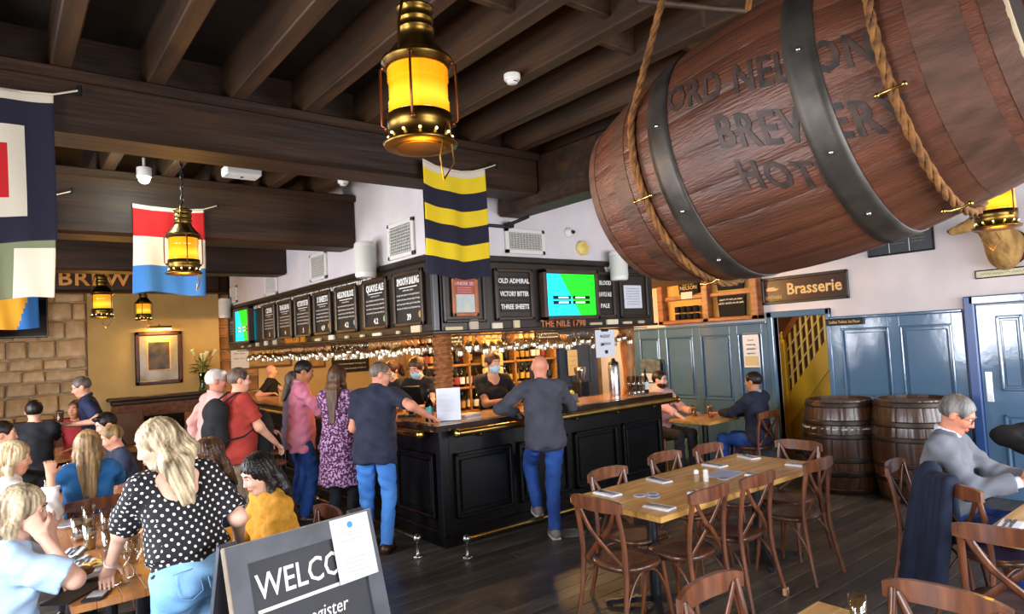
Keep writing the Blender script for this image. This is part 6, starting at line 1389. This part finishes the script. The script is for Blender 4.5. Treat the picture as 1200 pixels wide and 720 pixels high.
pp_('eat', 'ash blonde woman in pale blue tee eating with her hand at her mouth', (-.05, 3.98), 92, lw=(.21, 4.12, 1.06), rw=(.17, 3.88, 1.09), H=1.72, sit=True, fem=True, g=1.1, lean=12, head=(8, 10, 0), hair=('bob', 'ash'), skin='pale', Rp=(.5, .15, -1), Lp=(-.3, .6, -1),
    top=dict(m=cl('pale_blue_tee', '#a9c9e8', '#bcd8f2'), name='tee', sleeve=.85, puff=.02, i=.018), legs=dict(m=M_dkcloth), shoes=dict(m=M_shoek), curl=(.8, .9), vox=.0065)
pp_('bob', 'blonde woman with a bob in a white blouse with her hand at her chin', (-.01, 5.8), 82, rw=(.3, 5.72, 1.12), lw=(.42, 6.0, .82), H=1.72, sit=True, fem=True, lean=8, head=(5, 8, 0), seat=.5, hair=('bob', 'blonde'), Rp=(.35, .8, -1), top=dict(m=cl('white_blouse', '#cfc8c0', '#ddd8d2'), name='blouse', sleeve=1.7, i=.018, w=.006), legs=dict(m=M_dkcloth), shoes=dict(m=M_shoek), curl=(.5, .8))
pp_('cap', 'dark haired person in black at the left edge of the second table', (.02, 7.5), 85, H=1.76, sit=True, seat=.52, head=(10, 5, 0), hair=('short', 'dark'), lw=(.45, 7.7, .84), rw=(.45, 7.35, .84), top=dict(m=cl('black_top', '#101116'), sleeve=1.8), legs=dict(m=M_dkcloth), shoes=dict(m=M_shoek))
pp_('blacktee', 'man with dark hair in a black tee seen from behind near the stone wall', (.34, 9.25), 12, H=1.78, sit=True, seat=.6, hair=('short', 'dark'), lw=(.2, 9.75, .85), rw=(.52, 9.75, .85), top=dict(m=cl('black_top', '#101116'), sleeve=.6, i=.018), legs=dict(m=M_dkcloth), shoes=dict(m=M_shoek), face=False)
pp_('redcheck', 'person in a red top half hidden behind the man in black', (.82, 10.2), 215, H=1.72, sit=True, seat=.55, hair=('short', 'brown'), skin='tan', lw=(.7, 9.85, .84), rw=(.45, 9.9, .84), top=dict(m=cl('red_check', '#7d1c20', '#96282a'), sleeve=.6), legs=dict(m=M_dkcloth), shoes=dict(m=M_shoek))
pp_('blue', 'woman with long fair hair in a blue top seen from behind', (.56, 6.1), 4, H=1.72, sit=True, seat=.49, fem=True, g=1.05, hair=('vlong', 'fair', 'back'), lw=(.35, 6.75, .83), rw=(.85, 6.75, .83), top=dict(m=cl('blue_top', '#1c568c', '#2868a0'), name='blue_top', sleeve=1.2, i=.018, w=.005), legs=dict(m=M_dkcloth), shoes=dict(m=M_shoek), face=False)
pst = pp_('stander', 'man with glasses in a navy shirt standing by the stone wall holding a beer', (.98, 9.55), 282, H=1.78, lean=12, head=(-8, 18, 0), hair=('short', 'greybrown'), glasses=True, lw=(.72, 9.3, 1.2), rw=(.66, 9.72, 1.18), top=dict(m=cl('navy_shirt', '#1f2440', '#2a3052'), sleeve=.75, collar=True), legs=dict(m=M_dkcloth), shoes=dict(m=M_shoek), palm=((0, 0, -1), (0, -.6, -.3)))
pint((.60, 9.5, 1.22), 'pint of beer in the standing man\'s hand', .85, M_beer, None, .15)
pp_('youth', 'dark haired youth at the second table behind the boy', (1.05, 8.15), 268, H=1.72, sit=True, seat=.5, hair=('swept', 'dark'), lean=10, head=(-10, 20, 0), lw=(.65, 8.0, .84), rw=(.65, 8.4, .84), top=dict(m=cl('charcoal_top', '#1e1f26'), sleeve=1.8), legs=dict(m=M_dkcloth), shoes=dict(m=M_shoek))
pp_('boy', 'fair haired boy at the second table looking down', (1.0, 7.2), 268, H=1.62, sit=True, seat=.49, hair=('short', 'fair'), lean=12, head=(-5, 22, 0), lw=(.65, 7.05, .84), rw=(.65, 7.4, .84), top=dict(m=cl('striped_dark', '#23252e', '#33405c'), sleeve=.6), legs=dict(m=M_dkcloth), shoes=dict(m=M_shoek))
pp_('brownw', 'woman with wavy brown hair behind the polka dot woman', (1.24, 4.92), 275, H=1.72, sit=True, fem=True, lean=6, head=(0, 10, 0), hair=('mid', 'brown'), lw=(.85, 4.75, .83), rw=(.85, 5.15, .83), top=dict(m=cl('navy_dress', '#1a2038'), sleeve=.5), legs=dict(m=M_dkcloth), shoes=dict(m=M_shoek))
pp_('mustard', 'dark haired woman in a mustard yellow cardigan seated behind the sandwich board', (1.38, 4.05), 268, H=1.7, sit=True, fem=True, lean=12, head=(-6, 22, 0), hair=('long', 'dark'), lw=(.98, 3.95, .82), rw=(.98, 4.3, .82), skin='pale', top=dict(m=mat('mustard_cardigan', '#b9801e', '#cf9530', 30, rough=.9, bump=.4, bscale=90), name='cardigan', sleeve=1.9, i=.018, w=.005), legs=dict(m=M_dkcloth), shoes=dict(m=M_shoek))
pp_('oldpink', 'white haired man in a pale pink shirt standing at left of the backpacker', (1.82, 7.55), 84, H=1.78, g=1.1, head=(16, 5, 0), hair=('swept', 'white'), glasses=True, skin='ruddy', lean=3, lw=(1.72, 7.8, .95), rw=(1.95, 7.25, .9), top=dict(m=cl('salmon_shirt', '#c9958c', '#d6a59c'), sleeve=1.7, collar=True, i=.02, w=.005), legs=dict(m=M_denimlt), shoes=dict(m=M_shoe))
bk_ = pp_('backpack', 'man in a red tee with glasses wearing a black backpack', (1.92, 6.95), 84, H=1.79, g=1.12, head=(14, 2, 0), hair=('short', 'greybrown'), glasses=True, skin='fair', lw=(2.29, 7.15, 1.1), rw=(2.24, 6.82, 1.0), Rp=(.7, -.6, -.5), top=dict(m=cl('brick_red_tee', '#8c2a22', '#a0362c'), name='tee', sleeve=.7, i=.018), legs=dict(m=M_khaki), shoes=dict(m=M_shoe))
def extra(pf, key, mats, fn, par=True):
    d, loc, az = PF[pf]; A = SDF(); fn(A, d); return A, d
# backpack and hugged black bag are things of their own
def carried(name, label, cat, pf, m, fn, h=.012):
    d, loc, az = PF[pf]; A = SDF(); fn(A, d); t = thing(name, label, cat, (loc[0], loc[1], 0), R(-az)); A.build(h, 'bag', m, t); return t, d
M_bag = cl('backpack_black', '#0f1013', '#181a1e')
def f_(A, d):
    c = d['P']+d['U']*.27-d['F']*.22; A.cap(c-d['R']*.07-d['U']*.15, c+d['R']*.07-d['U']*.15, .1, k=.04); A.cap(c-d['R']*.07+d['U']*.1, c+d['R']*.07+d['U']*.1, .1, k=.12); A.cap(c-d['U']*.14, c+d['U']*.12, .14, .13, k=.05, flat=(tuple(d['F']), .7)); A.ell(c-d['F']*.07-d['U']*.08, (.13, .06, .12), (d['R'], d['F'], d['U']), .02)
t, d = carried('backpack', 'black backpack on the man in the red tee', 'backpack', 'backpack', M_bag, f_)
for q in (-1, 1): MB().tube([d['P']+d['U']*.46+d['R']*q*.1-d['F']*.2, d['S']+d['R']*q*.115+d['U']*.075-d['F']*.05, d['S']+d['R']*q*.12+d['U']*.06+d['F']*.05, d['P']+d['U']*.38+d['R']*q*.14+d['F']*.155, d['P']+d['U']*.2+d['R']*q*.185+d['F']*.1, d['P']+d['U']*.13+d['R']*q*.205-d['F']*.03, d['P']+d['U']*.1+d['R']*q*.15-d['F']*.2], .022, 6, flat=.4).build('strap', M_bag, t)
def f_(A, d):
    c = d['P']+d['U']*.16+d['F']*.23; A.ell(c, (.16, .12, .2), (d['R'], d['F'], d['U']), .02); A.ell(c-d['U']*.16, (.14, .1, .16), (d['R'], d['F'], d['U']), .05)
carried('shoulder_bag', 'black bag hugged in front by the man in the red tee', 'bag', 'backpack', M_bag, f_)
pp_('baldblack', 'bald man in a black shirt behind the far end of the bar', (3.98, 12.25), 120, H=1.72, hair=('bald', 'dark'), head=(-10, 0, 0), lw=(4.2, 11.95, 1.15), rw=(3.85, 11.9, 1.2), top=dict(m=cl('black_shirt', '#0e0f12'), sleeve=.7), legs=dict(m=M_dkcloth), shoes=dict(m=M_shoek))
pp_('greyw', 'brown haired woman in a mauve top at the bar beside the man in pink', (2.9, 8.1), 95, H=1.68, fem=True, g=1.08, head=(8, 0, 0), hair=('mid', 'greybrown'), rw=(3.14, 7.85, 1.22), lw=(3.16, 8.35, 1.2), top=dict(m=cl('mauve_top', '#5c4a58', '#6a5866'), sleeve=1.8, hem=.2), legs=dict(m=M_denimdk), shoes=dict(m=M_shoek))
pp_('pinkman', 'young man in a bright pink shirt looking down at the bar', (2.72, 7.36), 108, H=1.83, head=(4, 18, 0), hair=('short', 'dark'), skin='tan', g=1.05, rw=(3.08, 7.12, 1.2), lw=(3.06, 7.5, 1.24), Rp=(.8, -.5, -.6), top=dict(m=cl('pink_shirt', '#d97f9c', '#e698b2'), sleeve=1.75, collar=True, i=.017, hem=.2, w=.005), legs=dict(m=M_denimdk), shoes=dict(m=M_shoe), face=True)
M_floral = mat('floral_print', '#4a2049', '#c39ac2', 48, rough=.85, ramp=(.5, .57), detail=2)
pp_('floral', 'woman with long brown hair in a purple floral dress at the bar', (2.77, 6.45), 52, H=1.76, fem=True, g=1.02, head=(5, 0, 0), hair=('vlong', 'brown', 'back'), rw=(3.18, 6.35, 1.22), lw=(3.0, 6.9, 1.2), top=dict(m=M_floral, name='dress', sleeve=1.5, i=.018, hem=.42, flare=.05, uv=True, w=.005), legs=dict(m=M_dkcloth), shoes=dict(m=M_shoek), face=False)
nv = pp_('polo', 'man in a navy polo and bright blue jeans leaning on the bar corner', (2.82, 5.74), 45, H=1.8, g=1.1, lean=13, head=(62, 12, 0), hair=('buzz', 'greybrown'), glasses=True, skin='ruddy', rw=(3.26, 5.44, 1.225), lw=(2.92, 6.02, 1.0), Rp=(.6, -.8, -.2), Lp=(-.5, -.7, -.6), lf=(2.82, 5.98, .09), rf=(2.84, 5.62, .09), palm=(None, (0, 0, -1)),
    top=dict(m=cl('navy_polo', '#1b1f30', '#242a3e'), name='polo', sleeve=.72, collar=True, i=.018, hem=.17, w=.005), legs=dict(m=M_denim), shoes=dict(m=M_shoe))
M_bt = cl('barmaid_black', '#0d0d10', '#15151a')
pp_('bar0', 'barmaid with a dark ponytail behind the till', (4.12, 7.75), 255, H=1.74, fem=True, head=(0, 8, 0), hair=('pony', 'auburn'), mask=True, lw=(3.82, 7.45, 1.3), rw=(3.85, 7.95, 1.25), top=dict(m=M_bt, name='tee', sleeve=.6), legs=dict(m=M_dkcloth), shoes=dict(m=M_shoek))
pp_('bar1', 'masked barmaid with brown hair looking down at the bar corner', (3.98, 6.85), 235, H=1.8, fem=True, g=1.05, head=(5, 24, 0), hair=('pony', 'brown'), mask=True, lw=(3.72, 6.42, 1.22), rw=(3.68, 6.85, 1.22), top=dict(m=M_bt, name='tee', sleeve=.6), legs=dict(m=M_dkcloth), shoes=dict(m=M_shoek))
pp_('bar2', 'masked barmaid with tied back hair facing the bald customer', (4.6, 6.22), 196, H=1.8, fem=True, g=1.05, head=(-12, 8, 0), hair=('bun', 'brown'), mask=True, lw=(4.78, 5.92, 1.26), rw=(4.52, 5.88, 1.24), top=dict(m=M_bt, name='tee', sleeve=.62, neck=(.075, .12, .09), noff=(0, .07, .0)), legs=dict(m=M_dkcloth), shoes=dict(m=M_shoek))
pp_('bald', 'bald man in a grey sweater and blue jeans standing at the bar front', (4.2, 4.86), 28, H=1.77, g=1.06, lean=5, head=(8, 10, 0), hair=('bald', 'grey'), skin='ruddy', rw=(4.56, 5.12, 1.2), lw=(4.1, 5.16, 1.19), Lp=(-1, -.25, -.35), Rp=(.8, -.3, -.6), lf=(4.2, 5.03, .26), rf=(4.19, 4.78, .09), face=False,
    top=dict(m=cl('charcoal_sweater', '#35363f', '#41424c'), name='sweater', sleeve=1.92, i=.018, hem=.1, w=.004), legs=dict(m=M_denimdk), shoes=dict(m=M_shoeg, sole=M_sole))
pp_('pinkseat', 'bearded man with glasses in a pale pink shirt at the small table', (7.34, 5.98), 185, H=1.78, sit=True, head=(-18, 2, 0), hair=('short', 'dark'), beard='auburn', glasses=True, skin='pale', lw=(7.5, 5.52, .8), rw=(7.12, 5.5, .8), top=dict(m=cl('pale_pink_shirt', '#d3a0a4', '#deb0b2'), sleeve=1.75, collar=True, i=.016), legs=dict(m=M_dkcloth), shoes=dict(m=M_shoek))
pp_('navyseat', 'man with dark hair in a navy top drinking at the small table', (7.4, 4.52), 2, H=1.76, sit=True, head=(-8, 2, 0), hair=('short', 'dark'), skin='tan', lw=(7.3, 5.0, .84), rw=(7.58, 4.98, .8), top=dict(m=cl('navy_top', '#171b2c', '#1f2438'), sleeve=1.8, i=.017, collar=True, cm=cl('grey_collar', '#8a8d92')), legs=dict(m=M_denimdk), shoes=dict(m=M_shoek))
gm2 = pp_('greyman', 'grey haired man in a grey sweater looking down at his phone', (5.06, 1.74), 172, H=1.84, g=1.14, sit=True, lean=6, head=(0, 30, 0), hair=('short', 'grey'), glasses=True, skin='ruddy', rw=(4.98, 1.28, .86), lw=(5.2, 1.25, .84), palm=((-.5, 0, -.4), (.4, .2, .6)), curl=(.4, .5), LF=(-.14, .5, .09), RF=(.14, .42, .09),
    top=dict(m=cl('heather_sweater', '#63676f', '#73777f'), name='sweater', sleeve=1.9, i=.02, collar=True, cm=M_paper, cuffm=M_paper, w=.004), legs=dict(m=M_denimdk), shoes=dict(m=M_shoek), vox=.007)
mp = thing('mobile_phone', 'dark phone held by the grey haired man', 'phone', (5.02, 1.17, .87), R(20)); MB().box((0, 0, 0), (.075, .15, .009), (R(30), 0, 0)).build('case', M_iron, mp); MB().box((0, -.003, .0055), (.066, .135, .001), (R(30), 0, 0)).build('display', mat('phone_screen', '#1c2430', rough=.1), mp)
pp_('edge', 'person in black at the right edge with an elbow over the chair', (6.2, 1.22), 255, H=1.78, sit=True, g=1.1, head=(-20, 5, 0), hair=('short', 'dark'), rw=(5.88, 1.4, .9), Rp=(1, -.1, .1), lw=(5.9, .9, .84), top=dict(m=cl('black_knit', '#0b0c10'), sleeve=1.9, i=.02), legs=dict(m=M_dkcloth), shoes=dict(m=M_shoek))
chair(6.26, 1.22, 255, 'dark cross back chair under the person at the right edge')
# sunglasses hanging on the bearded man's shirt, watch of the polka dot woman
d, loc, az = PF['polka']; w, dd, n, lt, kn = d['hands']['L']; MB().lathe([(.032, -.006), (.034, 0), (.032, .006)], 16, w-dd*.01, dd, caps=False).build('wrist_watch', M_paper, d['root'])
d, loc, az = PF['pinkseat']; c = d['P']+d['U']*.36+d['F']*.15; MB().ell(c+d['R']*.02, (.025, .008, .03)).ell(c-d['R']*.03-Vector((0, 0, .03)), (.02, .008, .03)).build('sunglasses', M_shoek, d['root'])

# ------------------------------------------------------------------ navy jacket over the chair
jk = thing('navy_jacket', 'navy rain jacket draped over a chair back at right', 'jacket', (4.8, 1.37, 0), R(-125)); A = SDF(); r = random.Random(2)
for i in range(7):
    x = -.27+.05*i; yb = -.275-.03*(1-(x/.25)**2) if abs(x) < .25 else -.275; k = r.uniform(-.02, .02)
    A.cap((x, yb-.01, .9), (x*1.25-.02, yb-.1+k, .16+.1*abs(i-4)/4+r.uniform(0, .06)), .03, .04+.012*(i % 2), k=.02)
A.cap((-.25, -.265, .905), (.02, -.275, .91), .036, k=.03); A.cap((-.2, -.22, .88), (-.22, -.2, .5), .035, .03, k=.03); A.cap((-.05, -.23, .88), (-.06, -.21, .52), .03, .03, k=.03); A.ell((-.2, -.25, .93), (.07, .06, .06), None, .03)
A.build(.0085, 'shell', cl('jacket_navy', '#10172a', '#18223a'), jk, lambda x, y, z: .006*np.sin(55*x+9*z+3*np.sin(7*z))*np.clip((.95-z)*2, .2, 1))
# ------------------------------------------------------------------ mounted deer head
dh = thing('deer_head', 'mounted tan deer head on the white wall under the lantern', 'trophy head', (X1-.01, 2.02, 2.62)); A = SDF()
A.ell((-.14, 0, -.06), (.15, .15, .2), None, .05); A.cap((-.1, 0, .02), (-.34, .06, .2), .16, .11, k=.06); A.ell((-.38, .09, .24), (.1, .12, .11), None, .05); A.cap((-.4, .14, .23), (-.45, .33, .17), .075, .042, k=.04); A.ell((-.455, .35, .17), (.04, .03, .036), None, .02)
for q, e in ((1, (-.32, .08, .34)), (-1, (-.5, .02, .33))): A.cap((-.38, .05, .32), e, .03, .045, k=.02); A.cap(e, (e[0]+.1*q, e[1]-.12, e[2]+.08), .04, .012, k=.02)
M_fur = mat('deer_fur', '#7a5a30', '#a5824c', 14, (1, 1, .4), rough=.95, bump=.8, bscale=70)
A.build(.011, 'hide', M_fur, dh, lambda x, y, z: .004*np.sin(90*x+60*z)*np.sin(80*y-40*z)); MB().ell((-.455, .375, .175), (.025, .015, .02), 10, 6).build('nose', M_shoek, dh)
for p in ((-.47, .16, .27), (-.33, .17, .28)): MB().ell(p, (.014, .014, .014), 8, 5).build('eye', M_iris, dh)
MB().lathe([(.19, 0), (.19, .02), (.16, .03)], 24, (.005, 0, -.02), (-1, 0, 0)).build('mount', mat('trophy_mount', '#3a2214', rough=.4), dh)
